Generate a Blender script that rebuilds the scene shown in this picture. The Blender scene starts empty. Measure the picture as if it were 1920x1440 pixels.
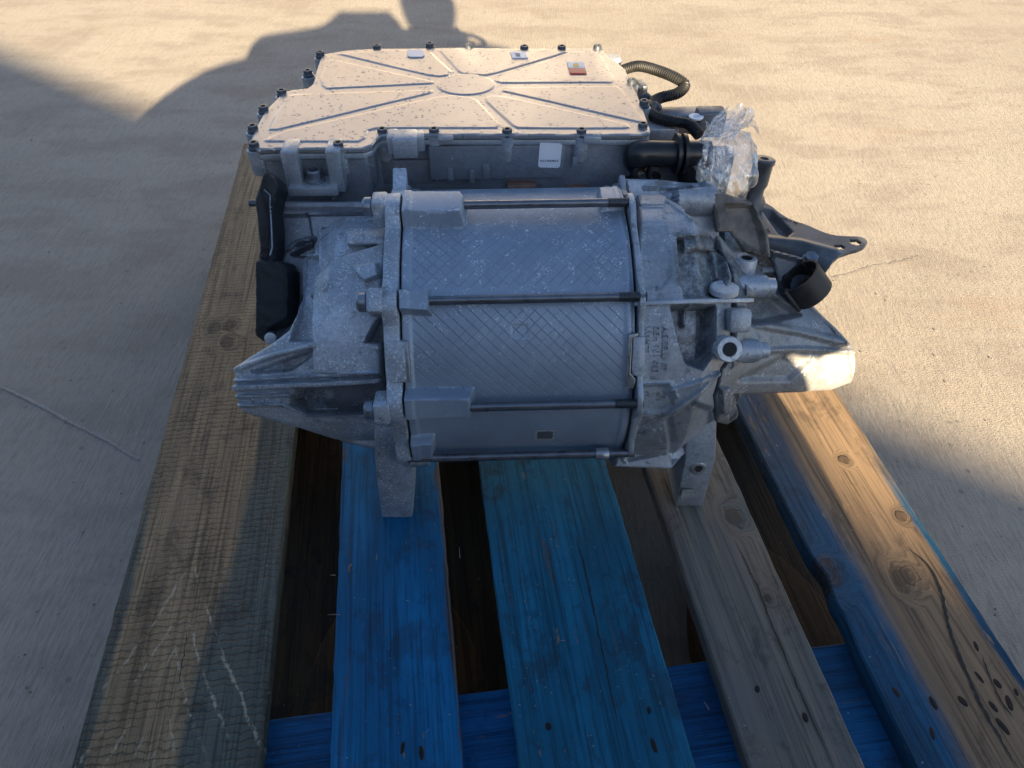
import bpy, bmesh, math, random
import numpy as np
from mathutils import Vector, Matrix, noise
from mathutils.geometry import delaunay_2d_cdt
R = math.radians
S = bpy.context.scene
C = S.collection
random.seed(7); rng = np.random.default_rng(7)

# ------------------------------------------------------------------ camera, sky, sun, exposure
FPX, PITCH, CAMZ = 1380.0, R(43.9), 0.764
cam = bpy.data.objects.new('camera', bpy.data.cameras.new('camera')); C.objects.link(cam)
cam.location = (0, 0, CAMZ); cam.rotation_euler = (math.pi/2 - PITCH, 0, 0)
cam.data.sensor_width = 36; cam.data.lens = 36*FPX/1920
cam.data.clip_start = 0.01; cam.data.clip_end = 500
S.camera = cam
SUN_EL, SUN_AZ = R(17.2), R(170)          # azimuth clockwise from +Y
W = bpy.data.worlds.new('World'); S.world = W; W.use_nodes = True
nt = W.node_tree; nt.nodes.clear()
sky = nt.nodes.new('ShaderNodeTexSky'); sky.sky_type = 'NISHITA'; sky.sun_disc = False
sky.sun_elevation = SUN_EL; sky.sun_rotation = SUN_AZ; sky.air_density = 1.0; sky.dust_density = 1.0; sky.ozone_density = 3.0
bg = nt.nodes.new('ShaderNodeBackground'); bg.inputs[1].default_value = 0.05
wo = nt.nodes.new('ShaderNodeOutputWorld')
nt.links.new(sky.outputs[0], bg.inputs[0]); nt.links.new(bg.outputs[0], wo.inputs[0])
sl = bpy.data.lights.new('sun', 'SUN'); sl.energy = 5.0; sl.angle = R(0.5); sl.color = (1.0, 0.80, 0.52)
sun = bpy.data.objects.new('sun', sl); C.objects.link(sun)
sdir = Vector((math.sin(SUN_AZ)*math.cos(SUN_EL), math.cos(SUN_AZ)*math.cos(SUN_EL), math.sin(SUN_EL)))
sun.rotation_euler = sdir.to_track_quat('Z', 'Y').to_euler(); sun.location = sdir*20
S.view_settings.view_transform = 'Standard'; S.view_settings.look = 'None'
S.view_settings.exposure = 2.36; S.view_settings.gamma = 1.0

# ------------------------------------------------------------------ where a point of the photo lies on a plane of the place
ML, MA = np.array([0, .549, .144]), R(1.9)        # drive unit: base point and turn
ZA = .169                                         # height of the motor axis over the pallet
def _ray(u, v):
    x = (u-960)/FPX; y = (720-v)/FPX
    return np.array([x, y*math.sin(PITCH)+math.cos(PITCH), y*math.cos(PITCH)-math.sin(PITCH)])
def _rz(a, p):
    c, s = math.cos(a), math.sin(a); return np.array([c*p[0]-s*p[1], s*p[0]+c*p[1], p[2]])
CAML = _rz(-MA, np.array([0, 0, CAMZ])-ML)
def lray(u, v): return _rz(-MA, _ray(u, v))
def oz(u, v, z): d = lray(u, v); return CAML + d*((z-CAML[2])/d[2])
def oy(u, v, y): d = lray(u, v); return CAML + d*((y-CAML[1])/d[1])
def ox(u, v, x): d = lray(u, v); return CAML + d*((x-CAML[0])/d[0])
def gnd(u, v, z=0.0):
    d = _ray(u, v); o = np.array([0, 0, CAMZ]); return o + d*((z-CAMZ)/d[2])
TILT = R(39.4); cT, sT = math.cos(TILT), math.sin(TILT)
AX = np.array([0, 0, ZA]); Bv = np.array([0, sT, cT]); Nv = np.array([0, -cT, sT]); Xv = np.array([1., 0, 0])
def abh(a, b, h): return AX + a*Xv + b*Bv + h*Nv
def to_ab(u, v, base):
    d = lray(u, v); h = .1
    for _ in range(14):
        t = (h - np.dot(CAML-AX, Nv))/np.dot(d, Nv); p = CAML+t*d-AX
        a, b = p[0], float(np.dot(p, Bv)); h = .5*h+.5*float(base(np.array([a]), np.array([b]))[0])
    return a, b
def ocyl(u, v, rad):
    d = lray(u, v); o1, o2 = CAML[1], CAML[2]-ZA
    A = d[1]**2+d[2]**2; B = o1*d[1]+o2*d[2]; Cc = o1*o1+o2*o2-rad*rad; D = B*B-A*Cc
    t = (-B-math.sqrt(D))/A if D > 0 else -B/A
    return CAML+t*d

# ------------------------------------------------------------------ materials
class NT:
    def __init__(s, name):
        s.m = bpy.data.materials.new(name); s.m.use_nodes = True; s.t = s.m.node_tree; s.t.nodes.clear()
        s.out = s.n('ShaderNodeOutputMaterial')
    def n(s, ty, **k):
        x = s.t.nodes.new(ty)
        for a, b in k.items(): setattr(x, a, b)
        return x
    def l(s, a, b): s.t.links.new(a, b)
    def set(s, inp, val):
        if hasattr(val, 'is_output'): s.l(val, inp)
        else: inp.default_value = val
    def coord(s, kind='Object'):
        return s.n('ShaderNodeTexCoord').outputs[kind]
    def map(s, vec, scale=(1,1,1), rot=(0,0,0), loc=(0,0,0)):
        m = s.n('ShaderNodeMapping'); s.l(vec, m.inputs[0])
        m.inputs[1].default_value = loc; m.inputs[2].default_value = rot; m.inputs[3].default_value = scale
        return m.outputs[0]
    def noise(s, vec, scale, detail=4, rough=.55, dist=0.0):
        x = s.n('ShaderNodeTexNoise'); s.l(vec, x.inputs['Vector'])
        x.inputs['Scale'].default_value = scale; x.inputs['Detail'].default_value = detail
        x.inputs['Roughness'].default_value = rough; x.inputs['Distortion'].default_value = dist
        return x.outputs[0]
    def vor(s, vec, scale, feature='F1', rnd=1.0):
        x = s.n('ShaderNodeTexVoronoi', feature=feature); s.l(vec, x.inputs['Vector']); x.inputs['Scale'].default_value = scale
        x.inputs['Randomness'].default_value = rnd
        return x.outputs['Distance']
    def wave(s, vec, scale, dist=0, detail=2, dscale=1, bands='X', prof='SIN', ty='BANDS'):
        x = s.n('ShaderNodeTexWave', wave_type=ty, wave_profile=prof)
        if ty == 'BANDS': x.bands_direction = bands
        else: x.rings_direction = bands
        s.l(vec, x.inputs['Vector']); x.inputs['Scale'].default_value = scale; x.inputs['Distortion'].default_value = dist
        x.inputs['Detail'].default_value = detail; x.inputs['Detail Scale'].default_value = dscale
        return x.outputs[1]
    def math(s, op, a, b=0.0, c=None, clamp=False):
        x = s.n('ShaderNodeMath', operation=op, use_clamp=clamp); s.set(x.inputs[0], a); s.set(x.inputs[1], b)
        if c is not None: s.set(x.inputs[2], c)
        return x.outputs[0]
    def ramp(s, f, lo, hi, a=0.0, b=1.0):
        x = s.n('ShaderNodeMapRange', interpolation_type='SMOOTHSTEP'); s.l(f, x.inputs[0])
        for i, v in enumerate((lo, hi, a, b)): s.set(x.inputs[1+i], v)
        return x.outputs[0]
    def mix(s, f, a, b, mode='MIX'):
        x = s.n('ShaderNodeMix', data_type='RGBA', blend_type=mode); s.set(x.inputs[0], f)
        for i, v in ((6, a), (7, b)):
            if hasattr(v, 'is_output'): s.l(v, x.inputs[i])
            else: x.inputs[i].default_value = (*v, 1) if len(v) == 3 else v
        return x.outputs[2]
    def sep(s, vec):
        x = s.n('ShaderNodeSeparateXYZ'); s.l(vec, x.inputs[0]); return x.outputs
    def bump(s, h, strength=.3, dist=.001, normal=None):
        x = s.n('ShaderNodeBump'); s.l(h, x.inputs['Height']); x.inputs['Strength'].default_value = strength
        x.inputs['Distance'].default_value = dist
        if normal is not None: s.l(normal, x.inputs['Normal'])
        return x.outputs[0]
    def bsdf(s, col, rough=.5, metal=0.0, normal=None, **k):
        x = s.n('ShaderNodeBsdfPrincipled')
        if hasattr(col, 'is_output'): s.l(col, x.inputs['Base Color'])
        else: x.inputs['Base Color'].default_value = (*col, 1)
        s.set(x.inputs['Roughness'], rough); s.set(x.inputs['Metallic'], metal)
        if normal is not None: s.l(normal, x.inputs['Normal'])
        for a, b in k.items(): s.set(x.inputs[a], b)
        s.l(x.outputs[0], s.out.inputs[0]); return x

def cast_mat(name, base=(.52,.56,.615), speck=.5, dark_patch=.4, metal=.45, rough=.48, bumpy=.35):
    t = NT(name); v = t.coord()
    n1 = t.noise(v, 22, 5, .6); n2 = t.noise(v, 560, 4, .68, .5); n3 = t.noise(v, 75, 4, .65)
    col = t.mix(t.ramp(n1, .35, .68), [c*.78 for c in base], [c*1.10 for c in base])
    col = t.mix(t.ramp(t.noise(v, 380, 5, .75), .32, .62, .55, 0), col, [c*.50 for c in base])
    col = t.mix(t.math('MULTIPLY', t.ramp(t.noise(v, 13, 5, .65, .6), .48, .66), .55), col, (base[0]*.62, base[1]*.58, base[2]*.52))
    col = t.mix(t.math('MULTIPLY', t.ramp(n3, .56, .72), dark_patch), col, (.10,.095,.085))  # grime in random blotches
    sp = t.math('MULTIPLY', t.ramp(n2, .545, .60), t.ramp(t.noise(v, 60, 5, .7, .6), .60-.16*speck, .70-.14*speck))
    ga = t.n('ShaderNodeAttribute', attribute_name='dark_patch').outputs['Fac']
    gm = t.math('MULTIPLY', ga, t.ramp(t.noise(v, 110, 5, .75), .34, .62, .15, 1))  # outlined patches darkened, mostly inside pockets; some are corroded
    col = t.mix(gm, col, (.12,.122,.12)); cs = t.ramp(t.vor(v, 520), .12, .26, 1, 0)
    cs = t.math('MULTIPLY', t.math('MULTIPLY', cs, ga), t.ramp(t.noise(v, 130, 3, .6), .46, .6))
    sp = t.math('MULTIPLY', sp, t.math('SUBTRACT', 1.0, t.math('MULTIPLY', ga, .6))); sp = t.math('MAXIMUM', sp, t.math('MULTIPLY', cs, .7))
    sp = t.math('MULTIPLY', sp, .85)
    col = t.mix(sp, col, (.80,.81,.83))
    rg = t.ramp(n3, .3, .7, rough-.08, rough+.12); rg = t.math('ADD', rg, t.math('MULTIPLY', sp, .3))
    me = t.math('MULTIPLY', t.math('SUBTRACT', 1.0, sp), metal)
    bh = t.math('ADD', t.noise(v, 900, 3, .6), t.math('MULTIPLY', n3, .6))
    bh = t.math('ADD', bh, t.math('MULTIPLY', sp, .5))
    t.bsdf(col, rg, me, t.bump(bh, bumpy, .0006)); return t.m
M = {}
M['cast'] = cast_mat('cast_aluminium')
M['castw'] = cast_mat('corroded_cast_aluminium', speck=1.25, dark_patch=.6)
M['castg'] = cast_mat('gear_case_aluminium', (.44,.465,.50), speck=.55, dark_patch=.75)
M['castc'] = cast_mat('gear_cover_aluminium', (.34,.345,.35), speck=.5, dark_patch=.6)
M['castd'] = cast_mat('dark_cast_aluminium', (.21,.225,.25), speck=.15, dark_patch=.5, metal=.3)
M['inv'] = cast_mat('inverter_case_aluminium', (.26,.285,.32), speck=.05, dark_patch=.25, metal=.4, rough=.42, bumpy=.15)
M['invl'] = cast_mat('machined_boss_aluminium', (.50,.53,.57), speck=.25, dark_patch=.3, metal=.5, rough=.42, bumpy=.2)

def stator_mat():
    t = NT('stator_shell'); uv = t.coord('UV'); v = t.coord()
    s = t.sep(uv); x, y = s[0], s[1]                    # metres along the axis / round the shell
    def lines(sign, pitch):
        q = t.math('ADD', x, t.math('MULTIPLY', y, sign)); q = t.math('DIVIDE', q, pitch)
        f = t.math('ABSOLUTE', t.math('SUBTRACT', t.math('FRACT', q), .5))
        return t.ramp(f, .0, .062, 1.0, 0.0)
    l2 = lines(1.0, .0100); l1 = lines(-1.0, .0100)
    inx = t.math('MULTIPLY', t.ramp(x, -.083, -.080), t.ramp(x, .083, .086, 1, 0))
    up = t.math('MULTIPLY', t.ramp(y, .118, .122), t.ramp(y, .187, .195, 1, 0))
    lo = t.math('MULTIPLY', t.ramp(y, .028, .032), t.ramp(y, .100, .104, 1, 0))
    fade = t.ramp(t.noise(uv, 16, 3, .5), .35, .62)
    g = t.math('MAXIMUM', t.math('MULTIPLY', l1, t.math('MAXIMUM', up, t.math('MULTIPLY', lo, t.math('MULTIPLY', t.ramp(y, .055, .085), fade)))),
               t.math('MULTIPLY', l2, t.math('MAXIMUM', t.math('MULTIPLY', up, fade), lo)))
    g = t.math('MULTIPLY', g, inx); g = t.math('MULTIPLY', g, t.math('SUBTRACT', 1.0, t.n('ShaderNodeAttribute', attribute_name='boss').outputs['Fac']))
    n2 = t.noise(v, 520, 3, .6, .6); msk = t.ramp(t.noise(v, 75, 4, .7, .5), .49, .60)
    sp = t.math('MULTIPLY', t.ramp(n2, .555, .61), msk)
    sp = t.math('MULTIPLY', sp, t.ramp(y, .01, .13, .10, 1))
    n1 = t.noise(v, 14, 4, .6)
    col = t.mix(t.ramp(n1, .3, .7), (.285,.335,.40), (.375,.43,.50))
    col = t.mix(t.math('MULTIPLY', t.ramp(t.noise(v, 1400, 2), .45, .75), .25), col, (.12,.125,.13))
    col = t.mix(t.math('MULTIPLY', g, .44), col, (.11,.13,.15))
    col = t.mix(t.math('MULTIPLY', sp, .8), col, (.80,.81,.83))
    nb = t.bump(t.noise(v, 1500, 2), .12, .0004)
    nb = t.bump(t.math('MULTIPLY', g, -1.0), .7, .0006, nb)
    t.bsdf(col, t.math('ADD', .46, t.math('MULTIPLY', sp, .3)), t.math('SUBTRACT', .42, t.math('MULTIPLY', sp, .4)), nb)
    return t.m
M['stator'] = stator_mat()

def simple(name, col, rough=.5, metal=0.0, nscale=60, var=.25, bumps=.1, bdist=.0005, **k):
    t = NT(name); v = t.coord(); n = t.noise(v, nscale, 5, .6)
    c = t.mix(t.ramp(n, .3, .7), [x*(1-var) for x in col], [min(1, x*(1+var)) for x in col])
    t.bsdf(c, t.ramp(n, .3, .7, max(0, rough-.07), rough+.07), metal, t.bump(t.noise(v, nscale*12, 3), bumps, bdist), **k); return t.m
M['rod'] = simple('rod_steel', (.20,.205,.22), .33, .85, 90, .15)
M['thread'] = simple('thread_steel', (.14,.145,.155), .45, .8, 90, .15)
M['bolt'] = simple('zinc_bolt', (.40,.41,.42), .38, .8, 200, .2)
M['boltd'] = simple('blackened_bolt', (.10,.115,.135), .42, .6, 200, .25)
M['boltg'] = simple('grey_cap_bolt', (.25,.27,.30), .40, .75, 160, .25)
M['rubber'] = simple('black_rubber', (.010,.010,.012), .62, 0, 40, .4, .25)
M['plastic'] = simple('black_plastic', (.013,.013,.014), .36, 0, 80, .25, .12)
M['hose'] = simple('hose_plastic', (.012,.012,.012), .45, 0, 60, .3, .1)
M['clip'] = simple('clip_plastic', (.016,.016,.016), .5, 0, 70, .35, .2)
M['steel'] = simple('coated_steel', (.105,.112,.120), .42, .3, 35, .35, .15)
M['dusty'] = simple('dusty_steel', (.18,.148,.118), .6, .1, 50, .45, .2)
M['copper'] = simple('copper', (.20,.115,.085), .6, .2, 80, .3)
M['holeb'] = simple('dark_hole', (.02,.02,.02), .8, 0)
M['sticker'] = simple('white_label', (.72,.75,.80), .38, 0, 30, .05, .02)
M['red'] = simple('red_label', (.62,.08,.06), .4, 0, 30, .1, .02)
M['yellow'] = simple('yellow_mark', (.7,.5,.08), .4, 0, 30, .1, .02)
M['ink'] = simple('black_ink', (.03,.03,.035), .5, 0, 30, .1, .02)
M['laser'] = simple('laser_mark', (.34,.33,.31), .6, .1, 300, .25, .05)
M['laserd'] = simple('laser_field', (.085,.088,.092), .6, .1, 700, .5, .05)
M['plug'] = cast_mat('bare_plug', (.74,.75,.76), speck=.5, dark_patch=.8, metal=.4, rough=.5)
M['cloth'] = simple('dark_cloth', (.03,.035,.05), .85, 0, 50, .3)
M['skin'] = simple('skin', (.45,.27,.19), .55, 0, 50, .1)
M['hair'] = simple('hair', (.02,.015,.012), .6, 0, 90, .3)
M['wallw'] = simple('pale_render', (.335,.31,.295), .85, 0, 1.5, .08, .2, .01)
M['walld'] = simple('grey_cladding', (.35,.35,.36), .7, 0, 1.5, .1, .2, .01)
M['roof'] = simple('roof_sheet', (.25,.24,.24), .6, .2, 2, .15, .2, .01)
M['glass'] = simple('window_glass', (.03,.04,.05), .08, 0, 2, .1, .0)

def cover_mat():
    t = NT('inverter_cover_sheet'); v = t.coord()
    n1 = t.noise(v, 9, 4, .6)
    col = t.mix(t.ramp(n1, .3, .7), (.43,.40,.375), (.495,.465,.435))
    dist = t.vor(t.map(v, (1, 1, .2)), 230)
    spots = t.math('MULTIPLY', t.ramp(dist, .20, .34, 1, 0), t.ramp(t.noise(v, 130, 3, .6), .45, .58))
    big = t.math('MULTIPLY', t.ramp(t.noise(v, 300, 3, .6), .66, .72), t.ramp(t.noise(v, 40, 3), .45, .65))
    d = t.math('MAXIMUM', spots, big)
    col = t.mix(t.math('MULTIPLY', d, .65), col, (.15,.135,.125))
    t.bsdf(col, t.math('ADD', .36, t.math('MULTIPLY', d, .3)), t.math('SUBTRACT', .82, t.math('MULTIPLY', d, .6)),
           t.bump(t.noise(v, 700, 3), .06, .0004)); return t.m
M['cover'] = cover_mat()

def plastic_film():
    t = NT('clear_film'); v = t.coord()
    lw = t.n('ShaderNodeLayerWeight'); lw.inputs[0].default_value = .35
    wr = t.bump(t.noise(t.map(v, (1, 1, .5)), 75, 4, .6, 1.2), .28, .006)
    tr = t.n('ShaderNodeBsdfTransparent'); tr.inputs[0].default_value = (.93,.93,.93,1)
    gl = t.n('ShaderNodeBsdfGlossy'); gl.inputs['Roughness'].default_value = .16; gl.inputs[0].default_value = (.9,.9,.9,1); t.l(wr, gl.inputs['Normal'])
    df = t.n('ShaderNodeBsdfTranslucent'); df.inputs[0].default_value = (.75,.74,.72,1)
    d2 = t.n('ShaderNodeBsdfDiffuse'); d2.inputs[0].default_value = (.75,.74,.72,1)
    a = t.n('ShaderNodeMixShader'); a.inputs[0].default_value = .5; t.l(df.outputs[0], a.inputs[1]); t.l(d2.outputs[0], a.inputs[2])
    b = t.n('ShaderNodeMixShader'); b.inputs[0].default_value = .55; t.l(a.outputs[0], b.inputs[1]); t.l(gl.outputs[0], b.inputs[2])
    f = t.math('ADD', t.math('MULTIPLY', t.ramp(lw.outputs[1], .25, .95), .6), t.math('MULTIPLY', t.ramp(t.noise(v, 70, 5, .65, 1.6), .50, .70), .45), clamp=True)
    f = t.math('ADD', f, .30, clamp=True)
    c = t.n('ShaderNodeMixShader'); t.l(f, c.inputs[0]); t.l(tr.outputs[0], c.inputs[1]); t.l(b.outputs[0], c.inputs[2])
    t.l(c.outputs[0], t.out.inputs[0]); return t.m
M['film'] = plastic_film()

def concrete():
    t = NT('concrete'); v = t.coord()
    st = t.noise(t.map(v, (1, .045, 1), (0, 0, R(-24))), 260, 4, .65)
    st2 = t.noise(t.map(v, (1, .08, 1), (0, 0, R(-24))), 60, 4, .6)
    big = t.noise(v, 1.6, 5, .6); mid = t.noise(t.map(v, (1, 2.2, 1), (0, 0, R(12))), 4.5, 6, .62, .3); fine = t.noise(v, 420, 3, .6)
    col = t.mix(t.ramp(big, .3, .7), (.318,.277,.224), (.372,.329,.270))
    col = t.mix(t.math('MULTIPLY', t.ramp(mid, .44, .64), .60), col, (.245,.205,.165))
    col = t.mix(t.math('MULTIPLY', t.ramp(st, .45, .70), .28), col, (.18,.16,.135))
    col = t.mix(t.math('MULTIPLY', t.ramp(st2, .48, .72), .36), col, (.37,.33,.275))
    spk = t.math('MULTIPLY', t.ramp(t.vor(v, 42), .10, .20, 1, 0), t.ramp(t.noise(v, 9, 2), .56, .64))
    col = t.mix(t.math('MULTIPLY', spk, .55), col, (.13,.12,.11))
    grt = t.noise(t.map(v, (1, .22, 1), (0, 0, R(-24))), 210, 4, .7)
    col = t.mix(t.math('MULTIPLY', t.ramp(grt, .46, .62), .26), col, (.155,.14,.12))
    col = t.mix(t.math('MULTIPLY', t.ramp(grt, .50, .36), .0), col, (.4,.36,.31))
    pit = t.math('MULTIPLY', t.ramp(t.vor(v, 260), .06, .14, 1, 0), t.ramp(t.noise(v, 60, 3), .48, .6))
    col = t.mix(t.math('MULTIPLY', pit, .5), col, (.11,.10,.09))
    oil = t.ramp(t.noise(v, 3.1, 4, .55, .5), .66, .78)
    col = t.mix(t.math('MULTIPLY', oil, .30), col, (.15,.135,.12))
    rust_brown = t.math('MULTIPLY', t.ramp(t.noise(t.map(v, (1, 2.5, 1), loc=(3, 1, 0)), 1.9, 4, .6), .62, .76), .35)
    col = t.mix(rust_brown, col, (.30,.19,.11))
    h = t.math('ADD', t.math('MULTIPLY', st, 1.0), t.math('MULTIPLY', fine, .7)); h = t.math('ADD', h, t.math('MULTIPLY', st2, .6)); h = t.math('SUBTRACT', h, t.math('MULTIPLY', grt, 1.2))
    t.bsdf(col, .82, 0, t.bump(h, .65, .0022)); return t.m
M['concrete'] = concrete()
M['chalk'] = simple('chalk', (.335,.30,.26), .9, 0, 300, .2)
M['crack'] = simple('crack_dirt', (.21,.182,.145), .9, 0, 200, .3)

def wood(name, base, dark, paint=None, pmask=None, saw=0.0, scratch=0.0, seed=0.0, wear=.35, rough=.72, grainy=.5, dirt=.3, second=None, knots=()):
    """board timber; pmask(t, x, y, nz) returns where paint stays (object space: x across, y along)"""
    t = NT(name); v0 = t.coord(); v = t.map(v0, loc=(seed*3.1, seed*1.7, seed))
    s = t.sep(v0); x, y = s[0], s[1]; kd = None
    for kx, ky, kr in knots:
        dx = t.math('DIVIDE', t.math('SUBTRACT', x, kx), kr); dy = t.math('DIVIDE', t.math('SUBTRACT', y, ky), kr*1.35)
        d = t.math('SQRT', t.math('ADD', t.math('MULTIPLY', dx, dx), t.math('MULTIPLY', dy, dy)))
        kd = d if kd is None else t.math('MINIMUM', kd, d)
    if kd is not None:
        kd = t.math('ADD', kd, t.math('MULTIPLY', t.math('SUBTRACT', t.noise(v, 48, 4, .65), .5), 1.7))
        cv = t.n('ShaderNodeCombineXYZ'); t.l(t.math('MULTIPLY', t.ramp(kd, .6, 2.6, 1, 0), .035), cv.inputs[0])
        va = t.n('ShaderNodeVectorMath', operation='ADD'); t.l(v, va.inputs[0]); t.l(cv.outputs[0], va.inputs[1]); v = va.outputs[0]
    g = t.noise(t.map(v, (1, .022, 1)), 300, 5, .65, .5); g2 = t.noise(t.map(v, (1, .06, 1)), 42, 4, .6, .9)
    fine = t.noise(t.map(v, (1, .02, 1)), 520, 3, .6)
    col = t.mix(t.ramp(g2, .3, .7), base, dark)
    col = t.mix(t.math('MULTIPLY', t.ramp(g, .47, .66), .75), col, [c*.42 for c in dark])
    col = t.mix(t.math('MULTIPLY', t.ramp(fine, .5, .7), .35), col, [c*.5 for c in dark])
    h = t.math('ADD', t.math('MULTIPLY', g, grainy), t.math('MULTIPLY', fine, .4))
    if second is not None:
        col = t.mix(t.math('MULTIPLY', t.ramp(t.noise(t.map(v, (1, .3, 1)), 9, 4, .6, .4), .42, .66), .8), col, second)
    if paint is not None:
        nz = t.math('ADD', t.math('MULTIPLY', t.noise(t.map(v, (1, .16, 1)), 26, 6, .72, .3), .75), t.math('MULTIPLY', t.noise(t.map(v, (1, .05, 1)), 240, 4, .7), .25))
        pm = pmask(t, x, y, nz)
        wr = t.ramp(t.noise(t.map(v, (1, .10, 1)), 85, 6, .7, .4), .70-.2*wear, .78-.16*wear)
        wr = t.math('MULTIPLY', wr, t.ramp(t.noise(v, 9, 3, .5), .38, .6, .15, 1))
        wr = t.math('MAXIMUM', wr, t.math('MULTIPLY', t.ramp(g, .62, .72), wear*.6))
        pm = t.math('MULTIPLY', pm, t.math('SUBTRACT', 1.0, t.math('MULTIPLY', wr, .85)))
        pc = t.mix(t.ramp(t.noise(t.map(v, (1, .2, 1)), 18, 5, .6), .3, .72), [c*.62 for c in paint], [c*1.25 for c in paint])
        pc = t.mix(t.math('MULTIPLY', t.ramp(g, .48, .64), .62), pc, [c*.25 for c in paint])
        pc = t.mix(t.math('MULTIPLY', t.ramp(fine, .52, .66), .45), pc, [c*.35 for c in paint])
        pc = t.mix(t.math('MULTIPLY', t.ramp(t.noise(v, 55, 5, .7), .55, .72), .5), pc, [c*.3 for c in paint])
        col = t.mix(pm, col, pc); h = t.math('ADD', h, t.math('MULTIPLY', pm, .25))
    if saw:
        wv = t.wave(t.map(v0, (1, 1, 1), (0, 0, R(1.5))), 46, 4.5, 4, 3.0, 'Y')
        wv2 = t.math('MULTIPLY', t.ramp(wv, .05, .38, 1, 0), t.ramp(t.noise(v, 30, 4, .6), .3, .6))
        col = t.mix(t.math('MULTIPLY', wv2, (.42)*saw), col, [c*.32 for c in dark]); h = t.math('SUBTRACT', h, t.math('MULTIPLY', wv2, .9*saw))
    if scratch:
        ax_ = t.math('ABSOLUTE', t.math('ADD', x, .0105))
        q = t.math('ADD', t.math('MULTIPLY', t.math('POWER', ax_, .85), 1.55), y)
        q = t.math('ADD', q, t.math('MULTIPLY', t.math('SUBTRACT', t.noise(v, 30, 4, .65), .5), .030))
        f = t.math('ABSOLUTE', t.math('SUBTRACT', t.math('FRACT', t.math('DIVIDE', t.math('ADD', q, .2725), .046)), .5))
        sc = t.math('MULTIPLY', t.ramp(f, .0, .11, 1, 0), t.ramp(t.noise(t.map(v, (1, .5, 1)), 34, 4, .6), .42, .54))
        sc = t.math('MULTIPLY', sc, t.ramp(t.noise(t.map(v, (1, .5, 1)), 230, 3, .6), .40, .54))
        sc = t.math('MULTIPLY', sc, t.math('MULTIPLY', t.ramp(y, -.52, -.46), t.ramp(y, -.29, -.28, 1, 0)))
        sc = t.math('MULTIPLY', sc, t.ramp(q, -.285, -.275, 1, 0))
        col = t.mix(t.math('MULTIPLY', sc, scratch), col, (.46,.40,.29))
    if kd is not None:
        rings = t.ramp(t.math('SINE', t.math('MULTIPLY', kd, 13.0)), -.4, .9)
        col = t.mix(t.math('MULTIPLY', t.ramp(kd, .75, 1.2, 1, 0), .6), col, t.mix(rings, (.035,.024,.016), (.10,.066,.042)))
        col = t.mix(t.math('MULTIPLY', t.math('MULTIPLY', t.ramp(kd, 1.0, 2.2, 1, 0), rings), .4), col, (.05,.034,.022))
        h = t.math('ADD', h, t.math('MULTIPLY', t.ramp(kd, .8, 1.1, 1, 0), .9))
    dm = t.math('MULTIPLY', t.ramp(t.noise(t.map(v, (1, .6, 1)), 27, 6, .74, .4), .53, .64), dirt*1.5)
    col = t.mix(dm, col, (.022,.019,.017))
    wsp = t.math('MULTIPLY', t.ramp(t.noise(v, 330, 2, .5), .70, .75), t.ramp(t.noise(v, 20, 3), .5, .62))
    col = t.mix(t.math('MULTIPLY', wsp, .5), col, (.5,.48,.44))
    chp = t.math('MULTIPLY', t.ramp(t.noise(t.map(v, (1, .28, 1)), 95, 3, .6), .66, .69), t.ramp(t.noise(v, 7, 3), .44, .60))
    if paint is not None: col = t.mix(t.math('MULTIPLY', chp, .8), col, (.30,.20,.11)); h = t.math('SUBTRACT', h, t.math('MULTIPLY', chp, .5))
    t.bsdf(col, rough, 0, t.bump(h, .75, .0014), **{'Specular IOR Level': .28}); return t.m
PA = R(7.7)
def kp(u, v, r, xc):        # a knot seen in the photo, in the coordinates of its board
    p = _rz(-PA, gnd(u, v, .144)); return (p[0]-xc, p[1]-.735, r)
BLUE, BLUE2, TEAL = (.006,.172,.375), (.009,.168,.290), (.060,.092,.090)
full = lambda t, x, y, nz: t.ramp(nz, .20, .34)
fulle = lambda t, x, y, nz: t.math('MULTIPLY', t.ramp(nz, .20, .34), t.ramp(t.math('ADD', x, t.math('MULTIPLY', t.math('SUBTRACT', nz, .5), .05)), .046, .050, 1, .15))
def m_left(t, x, y, nz):
    e = t.math('ADD', x, t.math('MULTIPLY', t.math('SUBTRACT', nz, .5), .05))
    e = t.math('SUBTRACT', e, t.math('MULTIPLY', t.ramp(y, -.60, -.1, 1, 0), .030))    # paint strip wider at this end
    l = t.ramp(t.math('ADD', x, t.math('MULTIPLY', t.math('SUBTRACT', nz, .5), .03)), -.066, -.060, 1, 0)
    return t.math('MULTIPLY', t.math('MAXIMUM', t.ramp(t.math('ADD', e, t.math('MULTIPLY', t.ramp(y, -.60, -.1, 1, 0), .06)), .028, .040), t.math('MULTIPLY', l, t.ramp(y, -.1, -.3))), .8)
def m_right(t, x, y, nz):
    w = t.math('MULTIPLY', t.math('SUBTRACT', nz, .5), .045)
    xl = t.math('ADD', t.math('ADD', x, w), t.math('MULTIPLY', t.ramp(y, -.55, -.1, 0, 1), .008))
    a = t.math('MULTIPLY', t.ramp(xl, -.034, -.010, 1, 0), t.ramp(y, -.5, .0, 1, .7))
    b = t.math('MULTIPLY', t.ramp(t.math('ADD', x, t.math('MULTIPLY', t.math('SUBTRACT', nz, .5), .035)), .052, .060), t.ramp(y, -.22, -.36))
    return t.math('MAXIMUM', a, b)
M['b_left'] = wood('timber_sawn', (.375,.26,.145), (.23,.163,.095), TEAL, m_left, saw=1, scratch=.9, seed=1, wear=.4, dirt=.25, knots=[kp(u, v, .009, -.2435) for u, v in ((430, 608), (403, 613), (427, 640))])
M['b_blue1'] = wood('timber_blue', (.16,.10,.06), (.09,.06,.04), BLUE, fulle, seed=2, wear=.60, dirt=.24)
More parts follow.
